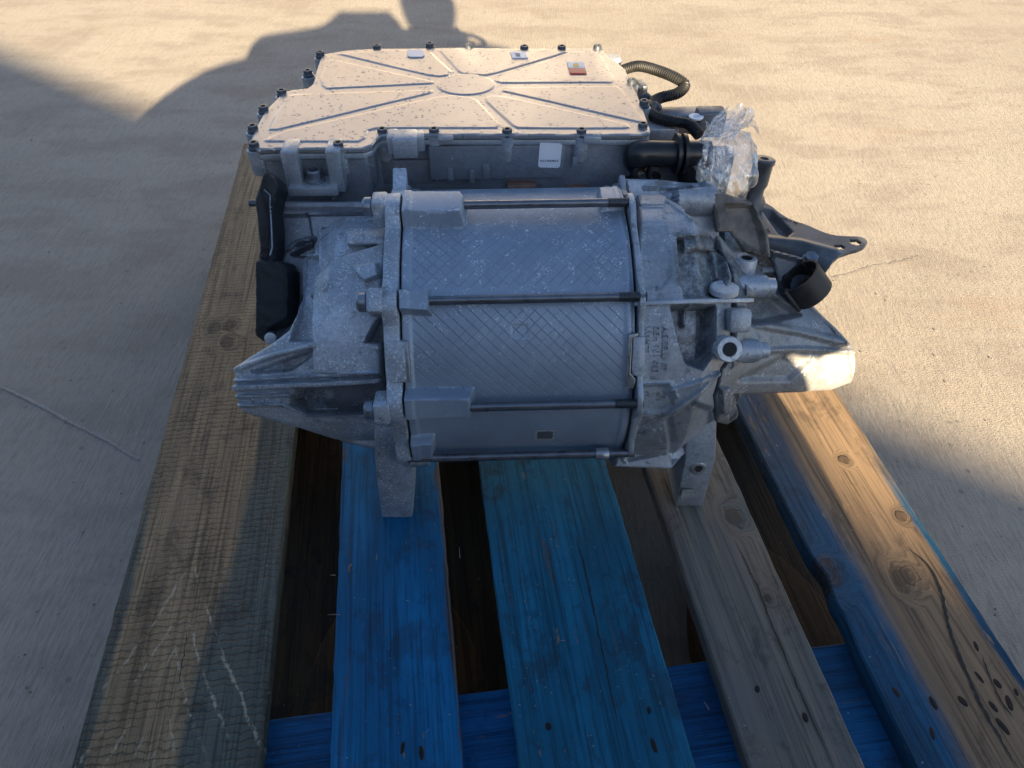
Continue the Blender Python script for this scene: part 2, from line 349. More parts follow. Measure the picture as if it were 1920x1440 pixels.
M['b_blue2'] = wood('timber_blue_dull', (.13,.09,.06), (.08,.06,.045), BLUE2, full, seed=3, wear=.60, dirt=.30)
M['b_grey'] = wood('timber_grey', (.235,.195,.15), (.15,.127,.105), None, None, seed=4, dirt=.25, second=(.115,.135,.135), knots=[kp(1378, 968, .009, .259), kp(1440, 1120, .004, .259)])
M['b_right'] = wood('timber_brown', (.30,.20,.115), (.185,.128,.08), (.010,.085,.175), m_right, seed=5, wear=.62, dirt=.25, knots=[kp(*q, .40825) for q in ((1690, 1083, .010), (1583, 863, .005), (1690, 968, .005), (1552, 1075, .012))])
M['b_cross'] = wood('timber_cross_blue', (.12,.09,.06), (.07,.05,.035), (.005,.105,.26), full, seed=6, wear=.25, dirt=.3)
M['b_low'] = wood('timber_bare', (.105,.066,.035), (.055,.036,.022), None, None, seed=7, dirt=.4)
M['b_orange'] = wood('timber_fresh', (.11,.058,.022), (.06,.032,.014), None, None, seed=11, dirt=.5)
M['rust_brown'] = simple('nail_hole_brown', (.022,.014,.011), .8, .2, 300, .4)

# ------------------------------------------------------------------ building helpers
def link(name, me, mat, parent=None, smooth=30, loc=None):
    if mat is not None and not me.materials: me.materials.append(mat)
    if smooth:
        me.polygons.foreach_set('use_smooth', [True]*len(me.polygons)); me.set_sharp_from_angle(angle=R(smooth))
    o = bpy.data.objects.new(name, me); C.objects.link(o)
    if parent is not None: o.parent = parent
    if loc is not None: o.location = loc
    return o
def pydata(name, V, F, mat, parent=None, smooth=30, loc=None):
    me = bpy.data.meshes.new(name); me.from_pydata([tuple(map(float, p)) for p in V], [], F); me.update()
    return link(name, me, mat, parent, smooth, loc)
def frombm(name, bm, mat, parent=None, smooth=30, loc=None, bevel=0, seg=2):
    bm.normal_update()
    if bevel:
        ed = [e for e in bm.edges if len(e.link_faces) == 2 and e.calc_face_angle(0) > R(28)]
        bmesh.ops.bevel(bm, geom=ed, offset=bevel, segments=seg, affect='EDGES', profile=.5, clamp_overlap=True)
    me = bpy.data.meshes.new(name); bm.to_mesh(me); bm.free(); return link(name, me, mat, parent, smooth, loc)
def thing(name, label, cat, loc=(0,0,0), rz=0, group=None):
    o = bpy.data.objects.new(name, None); C.objects.link(o); o.empty_display_size = .05
    o.location = loc; o.rotation_euler = (0, 0, rz); o['label'] = label; o['category'] = cat
    if group: o['group'] = group
    return o
def tag(o, label=None, cat=None, kind=None, group=None):
    if label: o['label'] = label
    if cat: o['category'] = cat
    if kind: o['kind'] = kind
    if group: o['group'] = group
    return o
def box_bm(c, s, rot=None):
    bm = bmesh.new(); bmesh.ops.create_cube(bm, size=1)
    bmesh.ops.scale(bm, vec=Vector(s), verts=bm.verts)
    if rot is not None: bmesh.ops.rotate(bm, verts=bm.verts, cent=(0,0,0), matrix=rot)
    bmesh.ops.translate(bm, vec=Vector(c), verts=bm.verts); return bm
def box(name, c, s, mat, parent, bevel=.001, rot=None): return frombm(name, box_bm(c, s, rot), mat, parent, bevel=bevel)
def prism_bm(top, vec):
    """closed solid from a polygon (3-D points) swept by vec"""
    bm = bmesh.new(); vec = Vector(vec)
    a = [bm.verts.new(Vector(p)) for p in top]; b = [bm.verts.new(Vector(p)+vec) for p in top]
    n = len(a); bm.faces.new(a); bm.faces.new(b[::-1])
    for i in range(n): bm.faces.new((a[(i+1) % n], a[i], b[i], b[(i+1) % n]))
    bmesh.ops.recalc_face_normals(bm, faces=bm.faces); return bm
def prism(name, top, vec, mat, parent, bevel=.001, smooth=30): return frombm(name, prism_bm(top, vec), mat, parent, bevel=bevel, smooth=smooth)
def smooth_poly(P, it=2, closed=True):
    P = [np.array(p, float) for p in P]
    for _ in range(it):
        Q = []; n = len(P)
        rngi = range(n if closed else n-1)
        if not closed: Q.append(P[0])
        for i in rngi:
            a, b = P[i], P[(i+1) % n]; Q += [.75*a+.25*b, .25*a+.75*b]
        if not closed: Q.append(P[-1])
        P = Q
    return P
def basis(d):
    d = Vector(d).normalized(); return d.to_track_quat('Z', 'Y').to_matrix()
def lathe_me(name, prof, n=20):
    V, F = [], []
    for r, z in prof:
        for k in range(n):
            a = 2*math.pi*k/n; V.append((r*math.cos(a), r*math.sin(a), z))
    for i in range(len(prof)-1):
        for k in range(n):
            F.append((i*n+k, i*n+(k+1) % n, (i+1)*n+(k+1) % n, (i+1)*n+k))
    F.append(tuple(range(n))[::-1]); F.append(tuple((len(prof)-1)*n+k for k in range(n)))
    me = bpy.data.meshes.new(name); me.from_pydata(V, [], F); me.update(); return me
def place(name, me, pos, axis, mat, parent, smooth=35):
    o = link(name, me, mat, parent, smooth); o.location = Vector(pos); o.rotation_euler = basis(axis).to_euler(); return o
def lathe(name, prof, pos, axis, mat, parent, n=24): return place(name, lathe_me(name, prof, n), pos, axis, mat, parent)
def catmull(P, per=12):
    P = [np.array(p, float) for p in P]; P = [2*P[0]-P[1]]+P+[2*P[-1]-P[-2]]; out = []
    for i in range(1, len(P)-2):
        for k in range(per):
            t = k/per; a, b, c, d = P[i-1:i+3]
            out.append(.5*((2*b)+(c-a)*t+(2*a-5*b+4*c-d)*t*t+(3*b-a-3*c+d)*t**3))
    out.append(P[-2]); return out
def sweep(name, path, rad, mat, parent, n=14, smooth=40):
    path = [Vector(p) for p in path]; V, F = [], []; up = Vector((0, 0, 1)); L = 0
    nrm = None
    for i, p in enumerate(path):
        tg = (path[min(i+1, len(path)-1)]-path[max(i-1, 0)]).normalized()
        if nrm is None: nrm = tg.cross(up).normalized() if abs(tg.z) < .95 else tg.cross(Vector((1, 0, 0))).normalized()
        nrm = (nrm - tg*nrm.dot(tg)).normalized(); bn = tg.cross(nrm)
        if i: L += (p-path[i-1]).length
        r = rad(L, i) if callable(rad) else rad
        for k in range(n):
            a = 2*math.pi*k/n; V.append(p+nrm*(r*math.cos(a))+bn*(r*math.sin(a)))
    m = len(path)
    for i in range(m-1):
        for k in range(n): F.append((i*n+k, i*n+(k+1) % n, (i+1)*n+(k+1) % n, (i+1)*n+k))
    F.append(tuple(range(n))[::-1]); F.append(tuple((m-1)*n+k for k in range(n)))
    return pydata(name, V, F, mat, parent, smooth)
def sstep(x): x = np.clip(x, 0, 1); return x*x*(3-2*x)
def sd_poly(X, Y, P):
    P = np.asarray(P, float); n = len(P); d = np.full(X.shape, 1e9); ins = np.zeros(X.shape, bool)
    for i in range(n):
        ax, ay = P[i]; bx, by = P[(i+1) % n]; ex, ey = bx-ax, by-ay
        t = np.clip(((X-ax)*ex+(Y-ay)*ey)/(ex*ex+ey*ey+1e-18), 0, 1)
        d = np.minimum(d, (X-ax-t*ex)**2+(Y-ay-t*ey)**2)
        c = ((ay > Y) != (by > Y)); xi = ax+(Y-ay)*ex/(ey if ey != 0 else 1e-18); ins ^= c & (X < xi)
    d = np.sqrt(d); return np.where(ins, -d, d)
def sd_line(X, Y, P):
    d = np.full(X.shape, 1e9)
    for (ax, ay), (bx, by) in zip(P[:-1], P[1:]):
        ex, ey = bx-ax, by-ay; t = np.clip(((X-ax)*ex+(Y-ay)*ey)/(ex*ex+ey*ey+1e-18), 0, 1)
        d = np.minimum(d, (X-ax-t*ex)**2+(Y-ay-t*ey)**2)
    return np.sqrt(d)
def tri_fill(P, sp):
    """grid-filled triangulation of a simple polygon; returns verts (n,2), faces, boundary loop indices"""
    P = [tuple(p) for p in P]; D = []
    for i, a in enumerate(P):
        b = P[(i+1) % len(P)]; L = math.dist(a, b); k = max(1, int(L/sp))
        D += [(a[0]+(b[0]-a[0])*j/k, a[1]+(b[1]-a[1])*j/k) for j in range(k)]
    A = np.array(D); lo, hi = A.min(0), A.max(0)
    gx, gy = np.meshgrid(np.arange(lo[0], hi[0], sp), np.arange(lo[1], hi[1], sp*.95)); gx = gx+(np.arange(gx.shape[0]) % 2)[:, None]*sp*.5
    X, Y = gx.ravel(), gy.ravel(); k = sd_poly(X, Y, P) < -sp*.55
    pts = D+list(zip(X[k], Y[k])); n = len(D)
    v, e, f, *_ = delaunay_2d_cdt([Vector(p) for p in pts], [(i, (i+1) % n) for i in range(n)], [list(range(n))], 1, 1e-7)
    V = np.array([(p.x, p.y) for p in v]); cnt = {}
    F = []
    for t in f:
        t = list(t); a, b, c = (V[i] for i in t[:3])
        if (b[0]-a[0])*(c[1]-a[1])-(b[1]-a[1])*(c[0]-a[0]) < 0: t = t[::-1]
        F.append(t)
        for i in range(len(t)):
            q = (t[i], t[(i+1) % len(t)]); cnt[q] = 1
    bd = [q for q in cnt if (q[1], q[0]) not in cnt]
    return V, F, bd
def shell(name, V2, F, bd, up, back, mat, parent, smooth=32):
    """top surface up(n,3), flat underside back(n,3), joined along the rim"""
    n = len(V2); V = np.vstack([up, back]); FF = [tuple(t) for t in F]+[tuple(i+n for i in t[::-1]) for t in F]+[(b, a, a+n, b+n) for a, b in bd]
    used = sorted({i for f in FF for i in f}); return pydata(name, V, FF, mat, parent, smooth)
def relief(name, outline, base, feats, back, mat, parent, sp=.0012, rnd=.0025, noise_h=.0):
    """casting seen from its front: outline and features given as photo points on the base surface; back = depth of its rear face"""
    P = [to_ab(u, v, base) for u, v in outline]
    V, F, bd = tri_fill(P, sp); a, b = V[:, 0], V[:, 1]; h0 = base(a, b); h = h0.copy()
    edge = -sd_poly(a, b, P); dark_patch = np.zeros(len(V))
    for ft in feats:
        k = ft[0]
        if k in ('add', 'set'):
            Q = [to_ab(u, v, base) for u, v in ft[1]]; w = ft[3]; Qa = np.array(Q)
            s = (a > Qa[:, 0].min()-w) & (a < Qa[:, 0].max()+w) & (b > Qa[:, 1].min()-w) & (b < Qa[:, 1].max()+w)
            if not s.any(): continue
            m = sstep(.5-sd_poly(a[s], b[s], Q)/w)
            if k == 'add': h[s] += ft[2]*m
            else: h[s] = h[s]*(1-m)+(h0[s]+ft[2])*m
        elif k == 'dark_patch':
            Q = [to_ab(u, v, base) for u, v in ft[1]]; dark_patch = np.maximum(dark_patch, ft[2]*sstep(.5-sd_poly(a, b, Q)/ft[3]))
        elif k == 'line':
            Q = [to_ab(u, v, base) for u, v in ft[1]]; d = sd_line(a, b, Q)-ft[2]/2
            h = h+ft[3]*sstep(.5-d/ft[4])
        elif k == 'cyl':       # boss lying along the axis: u0,u1,v,radius,axis height over base, end softness
            _, u0, u1, v, r, hc = ft[:6]; a0, b0 = to_ab(u0, v, base); a1, b1 = to_ab(u1, v, base)
            t = np.clip((a-a0)/(a1-a0), 0, 1); bb = b-(b0+(b1-b0)*t); s = (a >= a0) & (a <= a1) & (np.abs(bb) < r)
            hb = np.where(s, h0+hc+np.sqrt(np.maximum(r*r-bb*bb, 0)), -9); h = np.maximum(h, hb)
        elif k == 'disc':
            _, u, v, r, dh, w = ft; a0, b0 = to_ab(u, v, base); h = h+dh*sstep(.5-(np.hypot(a-a0, b-b0)-r)/w)
    if rnd: h = h-rnd*(1-np.sqrt(1-(1-np.clip(edge/rnd, 0, 1))**2))
    if noise_h:
        h = h+noise_h*np.array([noise.noise((x*160, y*160, 1.3)) for x, y in V])
    up = AX+a[:, None]*Xv+b[:, None]*Bv+h[:, None]*Nv
    bk = AX+a[:, None]*Xv+b[:, None]*Bv+np.minimum(back, h-.004)[:, None]*Nv
    o = shell(name, V, F, bd, up, bk, mat, parent)
    at = o.data.attributes.new('dark_patch', 'FLOAT', 'POINT'); at.data.foreach_set('value', np.concatenate([dark_patch, dark_patch*0]).astype(np.float32)); return o
def text_me(txt, size, ext, align='CENTER'):
    cu = bpy.data.curves.new('lettering', 'FONT'); cu.body = txt; cu.size = size; cu.extrude = ext; cu.align_x = align; cu.resolution_u = 2
    o = bpy.data.objects.new('lettering', cu); C.objects.link(o)
    me = bpy.data.meshes.new_from_object(o.evaluated_get(bpy.context.evaluated_depsgraph_get())); bpy.data.objects.remove(o); bpy.data.curves.remove(cu)
    return me

# ================================================================== THE GROUND
def ground():
    s = 60; xs = [-s, -6, -2.5]+list(np.arange(-2.4, 2.41, .08))+[2.5, 6, s]; ys = [-s, -6, -1]+list(np.arange(-.9, 3.4, .08))+[3.5, 8, s]
    V = [(x, y, (.0010*noise.noise((x*1.3, y*1.3, 0)) if abs(x) < 2.45 and -.95 < y < 3.4 else 0)) for y in ys for x in xs]
    n = len(xs); F = [(j*n+i, j*n+i+1, (j+1)*n+i+1, (j+1)*n+i) for j in range(len(ys)-1) for i in range(n-1)]
    g = pydata('concrete_ground', V, F, M['concrete'], None, 80); tag(g, 'pale brushed concrete yard slab with sunlit and shaded areas', kind='structure')
    def strip(name, pts, w, z, mat, jit):
        P = catmull([gnd(u, v) for u, v in pts], 14); V, F = [], []
        for i, p in enumerate(P):
            t = P[min(i+1, len(P)-1)]-P[max(i-1, 0)]; nn = np.array([-t[1], t[0], 0]); nn /= np.linalg.norm(nn)+1e-9
            p = p+nn*rng.normal(0, jit); q = w*(.5+.7*rng.random())*.5
            V += [p+nn*q+[0, 0, z], p-nn*q+[0, 0, z]]
        F = [(2*i, 2*i+1, 2*i+3, 2*i+2) for i in range(len(P)-1)]
        return pydata(name, V, F, mat, g, 0)
    strip('crack', [(1560, 522), (1600, 512), (1640, 500), (1690, 492), (1725, 482)], .0016, .0016, M['crack'], .0012)
    strip('chalk_line', [(-30, 712), (60, 752), (130, 790), (200, 826), (262, 862)], .0050, .0016, M['chalk'], .0005)
    # grit lying about on the slab
    V, F = [], []
    for _ in range(420):
        u, v = rng.uniform(-40, 1960), rng.uniform(0, 1400)
        p = gnd(u, v); r = rng.uniform(.0007, .0022)*(1.5 if rng.random() < .06 else 1)
        k = len(V); ang = rng.uniform(0, 6.3)
        for q in range(5):
            a = ang+q*1.2566; V.append(p+[r*math.cos(a)*rng.uniform(.6, 1.2), r*math.sin(a)*rng.uniform(.6, 1.2), .002])
        V.append(p+[0, 0, .002+r*rng.uniform(.5, .9)])
        F += [(k+q, k+(q+1) % 5, k+5) for q in range(5)]
    tag(pydata('grit', V, F, M['crack'], None, 0), 'specks of grit scattered over the concrete', kind='stuff')
ground()

# ================================================================== THE PALLET
PC = _rz(PA, np.array([.0775, .735, 0]))
pal = thing('wooden_pallet', 'weathered wooden pallet with blue painted boards under the electric drive unit', 'pallet', tuple(PC), PA)
def board(name, x0, x1, y0, y1, z0, z1, mat, sub=(14, 90), wob=.0012, label=None, edgef=None, bev=.0016):
    """plank between pallet coordinates (camera-based), uneven sawn edges"""
    cx, cy = (x0+x1)/2, (y0+y1)/2; w, l, t = x1-x0, y1-y0, z1-z0; nx, ny = sub; sd = random.uniform(0, 99)
    xs = [-w/2, -w/2+bev]+list(np.linspace(-w/2+.004, w/2-.004, nx))+[w/2-bev, w/2]; ys = np.linspace(-l/2, l/2, ny)
    V, F = [], []; n = len(xs)
    def wobx(y, side): return wob*(.40*noise.noise((side*9+sd, y*13, 0))+.45*noise.noise((side*5+sd, y*60, 3))+.35*noise.noise((side*3+sd, y*170, 5)))
    for y in ys:
        el = (edgef(y)[0] if edgef else 0); er = (edgef(y)[1] if edgef else 0)
        for i, x in enumerate(xs):
            f = (x+w/2)/w; xx = x+(1-f)*(wobx(y, 1)+el)+f*(wobx(y, 2)-er)
            zz = t+.0009*noise.noise((x*22+sd, y*3.2, 0))+.0007*noise.noise((x*60+sd, y*5, 9))
            if i in (0, n-1): zz -= bev*(1.2+.8*noise.noise((i+sd, y*40, 2)))
            V.append((xx, y, zz))
    m = len(V)
    for j, y in enumerate(ys):
        V += [(V[j*n][0]+.001, y, 0), (V[j*n+n-1][0]-.001, y, 0)]
    for j in range(ny-1):
        for i in range(n-1): F.append((j*n+i, j*n+i+1, (j+1)*n+i+1, (j+1)*n+i))
        F.append((m+2*j, j*n, (j+1)*n, m+2*j+2)); F.append((j*n+n-1, m+2*j+1, m+2*j+3, (j+1)*n+n-1)); F.append((m+2*j+1, m+2*j, m+2*j+2, m+2*j+3))
    F.append(tuple(range(n))[::-1]+(m, m+1)); j = ny-1; F.append(tuple(j*n+i for i in range(n))+(m+2*j+1, m+2*j))
    o = pydata(name, V, F, mat, pal, 40, (cx-.0775, cy-.735, z0))
    if label: o['label'] = label
    return o
Y0, Y1 = .135, 1.335
b1 = board('top_board', -.317, -.170, Y0, Y1, .122, .144, M['b_left'], label='brown rough sawn board with dark teal paint along one edge')
b2 = board('top_board', -.1145, -.0095, Y0, Y1, .122, .144, M['b_blue1'], wob=.0022, label='narrow bright blue board with splintered edge')
b3 = board('top_board', .0335, .1720, Y0, Y1, .122, .144, M['b_blue2'], label='wide dull blue board with a long crack')
b4 = board('top_board', .2140, .3040, Y0, Y1, .122, .144, M['b_grey'], label='bare grey weathered board')
def chip(y):  # bite out of the near-left edge beside the knot
    yy = y+.735
    return (.006*math.exp(-((yy-.335)/.016)**2)+.003*math.exp(-((yy-.29)/.025)**2), 0)
b5 = board('top_board', .3440, .4725, Y0, Y1, .122, .144, M['b_right'], edgef=chip, wob=.0016, label='brown outer board with blue paint along both edges')
for yc in (.2075, .735, 1.2625):
    x0, x1 = -.317, .4725; cx = (x0+x1)/2
    o = board('cross_board', -.0725, .0725, -(x1-x0)/2, (x1-x0)/2, 0, .0215, M['b_cross'], (8, 50))
    o.rotation_euler = (0, 0, R(90)); o.location = (cx-.0775, yc-.735, .100)
for yc in (.2075, .735, 1.2625):
    for xc, w in ((-.267, .10), (.0775, .145), (.4225, .10)):
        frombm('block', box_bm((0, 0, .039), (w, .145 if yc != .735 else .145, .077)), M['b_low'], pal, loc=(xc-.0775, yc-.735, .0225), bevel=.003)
def waneL(y): yy = y+.735; return (0, .05*math.exp(-((yy-.19)/.11)**2))
def waneR(y): yy = y+.735; return (.055*math.exp(-((yy-.20)/.12)**2), 0)
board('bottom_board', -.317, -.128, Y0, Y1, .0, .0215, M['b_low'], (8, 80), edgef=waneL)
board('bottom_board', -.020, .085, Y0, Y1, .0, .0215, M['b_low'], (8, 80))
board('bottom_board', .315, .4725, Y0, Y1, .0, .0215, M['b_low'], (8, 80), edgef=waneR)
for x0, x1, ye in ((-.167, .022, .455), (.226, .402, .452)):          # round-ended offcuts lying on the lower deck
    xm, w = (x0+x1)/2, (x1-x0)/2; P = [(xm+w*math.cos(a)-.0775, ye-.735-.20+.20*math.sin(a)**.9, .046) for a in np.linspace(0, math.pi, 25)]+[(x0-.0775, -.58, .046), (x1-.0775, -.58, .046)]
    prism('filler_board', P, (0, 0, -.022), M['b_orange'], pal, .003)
# nail holes, knots and cracks where the photograph shows them
def pl(u, v, z=.144):
    p = _rz(-PA, gnd(u, v, z)); return np.array([p[0]-.0775, p[1]-.735, z])
nail_hole_me = lathe_me('nail_hole', [(.0034, -.006), (.0034, .0004), (.0026, .0008), (.0010, .0006)], 12)  # dark raised ellipse in place of nail holes and gouges
for u, v in ((755, 1402), (790, 1412), (1028, 1362), (1217, 1332), (1226, 1398), (1420, 1292), (1510, 1345), (1680, 1298), (1750, 1318), (1805, 1315), (1830, 1212), (1836, 1270), (1870, 1282), (1862, 1325), (1892, 1318), (1880, 1362), (1748, 1375), (1905, 1298)):
    o = place('nail_hole', nail_hole_me, pl(u, v), (0, 0, 1), M['rust_brown'], pal); sc = random.uniform(.6, .95); o.scale = (sc*random.uniform(.6, 1), sc*random.uniform(1.2, 2.6), 1); o.rotation_euler = (0, 0, random.uniform(-.3, .3))
def crack(pts, w):
    P = catmull([pl(u, v) for u, v in pts], 10); V, F = [], []; n = len(P)
    for i, p in enumerate(P):
        t = P[min(i+1, n-1)]-P[max(i-1, 0)]; nn = np.array([-t[1], t[0], 0]); nn /= np.linalg.norm(nn)+1e-9
        q = w*(.55+.6*rng.random())*min(1, 5*i/n+.1, 5*(n-1-i)/n+.1); p = p+nn*rng.normal(0, .00035)
        V += [p+nn*q+[0, 0, .0011], p-nn*q+[0, 0, .0011]]
    F = [(2*i, 2*i+1, 2*i+3, 2*i+2) for i in range(n-1)]
    pydata('crack', V, F, M['holeb'], pal, 0)
crack([(1702, 1030), (1740, 1062), (1764, 1110), (1776, 1170), (1800, 1235), (1835, 1315), (1868, 1375), (1910, 1445)], .0016)
crack([(1838, 1225), (1868, 1300), (1900, 1350)], .0008)
crack([(1078, 1000), (1100, 1080), (1118, 1170), (1140, 1270), (1160, 1370)], .0008)
crack([(1375, 1010), (1415, 1090), (1450, 1180), (1500, 1300), (1560, 1440)], .0007)
crack([(352, 1180), (345, 1230), (335, 1290)], .0005)
# splinters along the sawn edges
for u, v in ((628, 1078), (1060, 1200), (862, 1045), (500, 1300), (1330, 1330), (640, 1152)):
    p = pl(u, v); d = np.array([rng.normal(0, .006), rng.normal(0, .006), .004])
    sweep('splinter', [p-[0, 0, .001], p+d*.5+[0, 0, .002], p+d+[0, 0, .003]], lambda L, i: .00035*(1-.3*i), M['chalk'], pal, 5)

# ================================================================== THE DRIVE UNIT
unit = thing('electric_drive_unit', 'grey aluminium electric drive motor with inverter on top standing on the blue pallet', 'motor', tuple(ML), MA)
RS = .128
# --- stator shell: round drum with recessed panel, end chamfers and rod bosses
ROW = {1: 383, 2: 561, 3: 762, 4: 855}
RR = .1365
def ang(p): return math.atan2(p[2]-ZA, -p[1])
TH = {k: ang(ocyl(960, v, RR)) for k, v in ROW.items()}
XL, XR = ocyl(749, 560, RS)[0], ocyl(1192, 560, RS)[0]
def stator():
    th = np.concatenate([np.linspace(R(-75), R(140), 620), np.linspace(R(140), R(285), 60)[1:-1]]); xs = np.linspace(XL+.0016, XR-.0012, 230)
    X, T = np.meshgrid(xs, th); Sx = T*RS; r = np.full(X.shape, RS)
    # rims at both ends, slightly proud of the panel
    rim = np.maximum(sstep(.5-(X-(XL+.0085))/.0035), sstep(.5+(X-(XR-.0085))/.0035)); r += .0012*rim
    r -= .0020*np.maximum(sstep(.5-(X-(XL+.0015))/.002), sstep(.5+(X-(XR-.0035))/.003))
    def P(u, v): p = ocyl(u, v, RS+.012); return (p[0], ang(p)*RS)
    def bump(px, dh, w, rd=.0):
        nonlocal r
        Q = [P(*q) for q in px]; sd = sd_poly(X, Sx, Q); r = r+dh*sstep(.5-sd/w)
    bump([(735, 362), (866, 362), (872, 372), (868, 404), (735, 404)], .0148, .0045)
    bump([(735, 541), (770, 543), (776, 538), (805, 540), (806, 586), (735, 582)], .0148, .0030)
    bump([(735, 743), (884, 743), (884, 784), (735, 788)], .0140, .0045)
    bump([(755, 838), (812, 836), (812, 866), (755, 870)], .0100, .0030)
    bump([(1122, 340), (1165, 340), (1180, 370), (1128, 372)], .0075, .0030)
    bump([(960, 608), (992, 608), (992, 637), (960, 637)], -.0006, .0010)
    boss = sstep((r-RS-.002)/.003)
    V = np.stack([X, -r*np.cos(T), ZA+r*np.sin(T)], -1).reshape(-1, 3); nT, nX = X.shape
    F = []
    for j in range(nT):
        k = (j+1) % nT
        F += [(j*nX+i, j*nX+i+1, k*nX+i+1, k*nX+i) for i in range(nX-1)]
    me = bpy.data.meshes.new('stator_housing'); me.from_pydata(V.tolist(), [], F); me.update()
    uvl = me.uv_layers.new(name='UVMap'); li = np.empty(len(me.loops), np.int32); me.loops.foreach_get('vertex_index', li)
    UV = np.stack([X.ravel(), Sx.ravel()], -1)[li]; uvl.data.foreach_set('uv', UV.ravel().astype(np.float32))
    at = me.attributes.new('boss', 'FLOAT', 'POINT'); at.data.foreach_set('value', boss.ravel().astype(np.float32))
    link('stator_housing', me, M['stator'], unit, 50)
stator()
# --- flanges: rings with lugs swept along the axis
def ring(name, x0, x1, rad, lugs, mat, bevel=.0012, tabs=()):
    n = 160; P = []
    for i in range(n):
        t = -math.pi+2*math.pi*i/n; r = rad
        for a, w, dh in lugs:
            d = (t-a+math.pi) % (2*math.pi)-math.pi; r += dh*float(sstep(np.array(1.25-abs(d)/w*.9)))
        P.append((x0, -r*math.cos(t), ZA+r*math.sin(t)))
    return prism(name, P, (x1-x0, 0, 0), mat, unit, bevel)
xf0, xf1 = ocyl(717, 560, .133)[0], ocyl(747, 560, .133)[0]
ring('end_flange', xf0, xf1, .1325, [(TH[1], .13, .012), (TH[2], .11, .011), (TH[3], .13, .010), (TH[4], .10, .007), (R(112), .035, .016)], M['castw'])
xg0, xg1 = ocyl(1193, 560, .130)[0]+.001, ocyl(1207, 560, .130)[0]
ring('gear_flange', xg0, xg1, .1310, [(TH[1], .13, .010), (TH[2], .10, .009), (TH[3], .12, .010), (TH[4], .10, .008), (R(108), .05, .010)], M['castg'])
# --- tie rods with threads and bolt heads
def thr(L, i): return .0036+.00035*(1 if (i % 4) < 2 else -1)
for k, (ul, ur, ut) in {1: (866, 1172, 1140), 2: (803, 1197, 1160), 3: (886, 1188, 1152), 4: (808, 1150, None)}.items():
    c = math.cos(TH[k]); s_ = math.sin(TH[k]); q = lambda x: np.array([x, -RR*c, ZA+RR*s_])
    xa = ocyl(ul, ROW[k], RR)[0]-.02; xb = xg0+.006; xt = ocyl(ut, ROW[k], RR)[0] if ut else xb
    rod = sweep('tie_rod', [q(xa), q(xt)], .0036, M['rod'], unit, 18)
    if ut: sweep('thread', [q(x) for x in np.arange(xt, xb, .00026)], thr, M['thread'], rod, 14)
    if k != 4:
        lug = box('flange_lug', q(xf0-.0045)-np.array([0, -c, s_])*.003, (.013, .024, .019), M['castw'], unit, .0025, Matrix.Rotation(-TH[k], 3, 'X'))
        lathe('bolt_head', [(.0066, 0), (.0078, .0012), (.0078, .0062), (.0064, .0080), (.003, .0084)], q(xf0-.0108), (-1, 0, 0), M['boltg'], rod)
    else:
        lathe('collar', [(.0052, 0), (.0056, .001), (.0056, .0105), (.0050, .0115), (.003, .0115)], q(ocyl(1116, 852, RR)[0]), (1, 0, 0), M['bolt'], rod)
        lathe('collar', [(.0046, 0), (.0046, .016), (.003, .0165)], q(ocyl(772, 866, RR)[0])-np.array([0, 0, .004]), (1, 0, 0), M['bolt'], rod)
# bright metal keeper plates at both sides of the shell
def patch_cyl(name, px, rad, t, mat):
    P = [ocyl(u, v, rad) for u, v in px]; c = np.mean(P, 0); n = np.array([0, c[1], c[2]-ZA]); n /= np.linalg.norm(n)
    return prism(name, P, -n*t, mat, unit, .0006)
patch_cyl('keeper_plate', [(724, 640), (752, 640), (764, 646), (770, 716), (732, 719)], RS+.0062, .008, M['castw'])
patch_cyl('keeper_edge', [(757, 639), (763, 641), (770, 716), (763, 718)], RS+.0068, .006, M['bolt'])
patch_cyl('keeper_plate', [(1188, 632), (1210, 632), (1208, 706), (1184, 704)], RS+.0052, .008, M['castg'])
patch_cyl('keeper_edge', [(1179, 628), (1198, 625), (1196, 630), (1186, 634), (1182, 700), (1192, 712), (1188, 728), (1176, 728), (1175, 700)], RS+.0058, .005, M['bolt'])

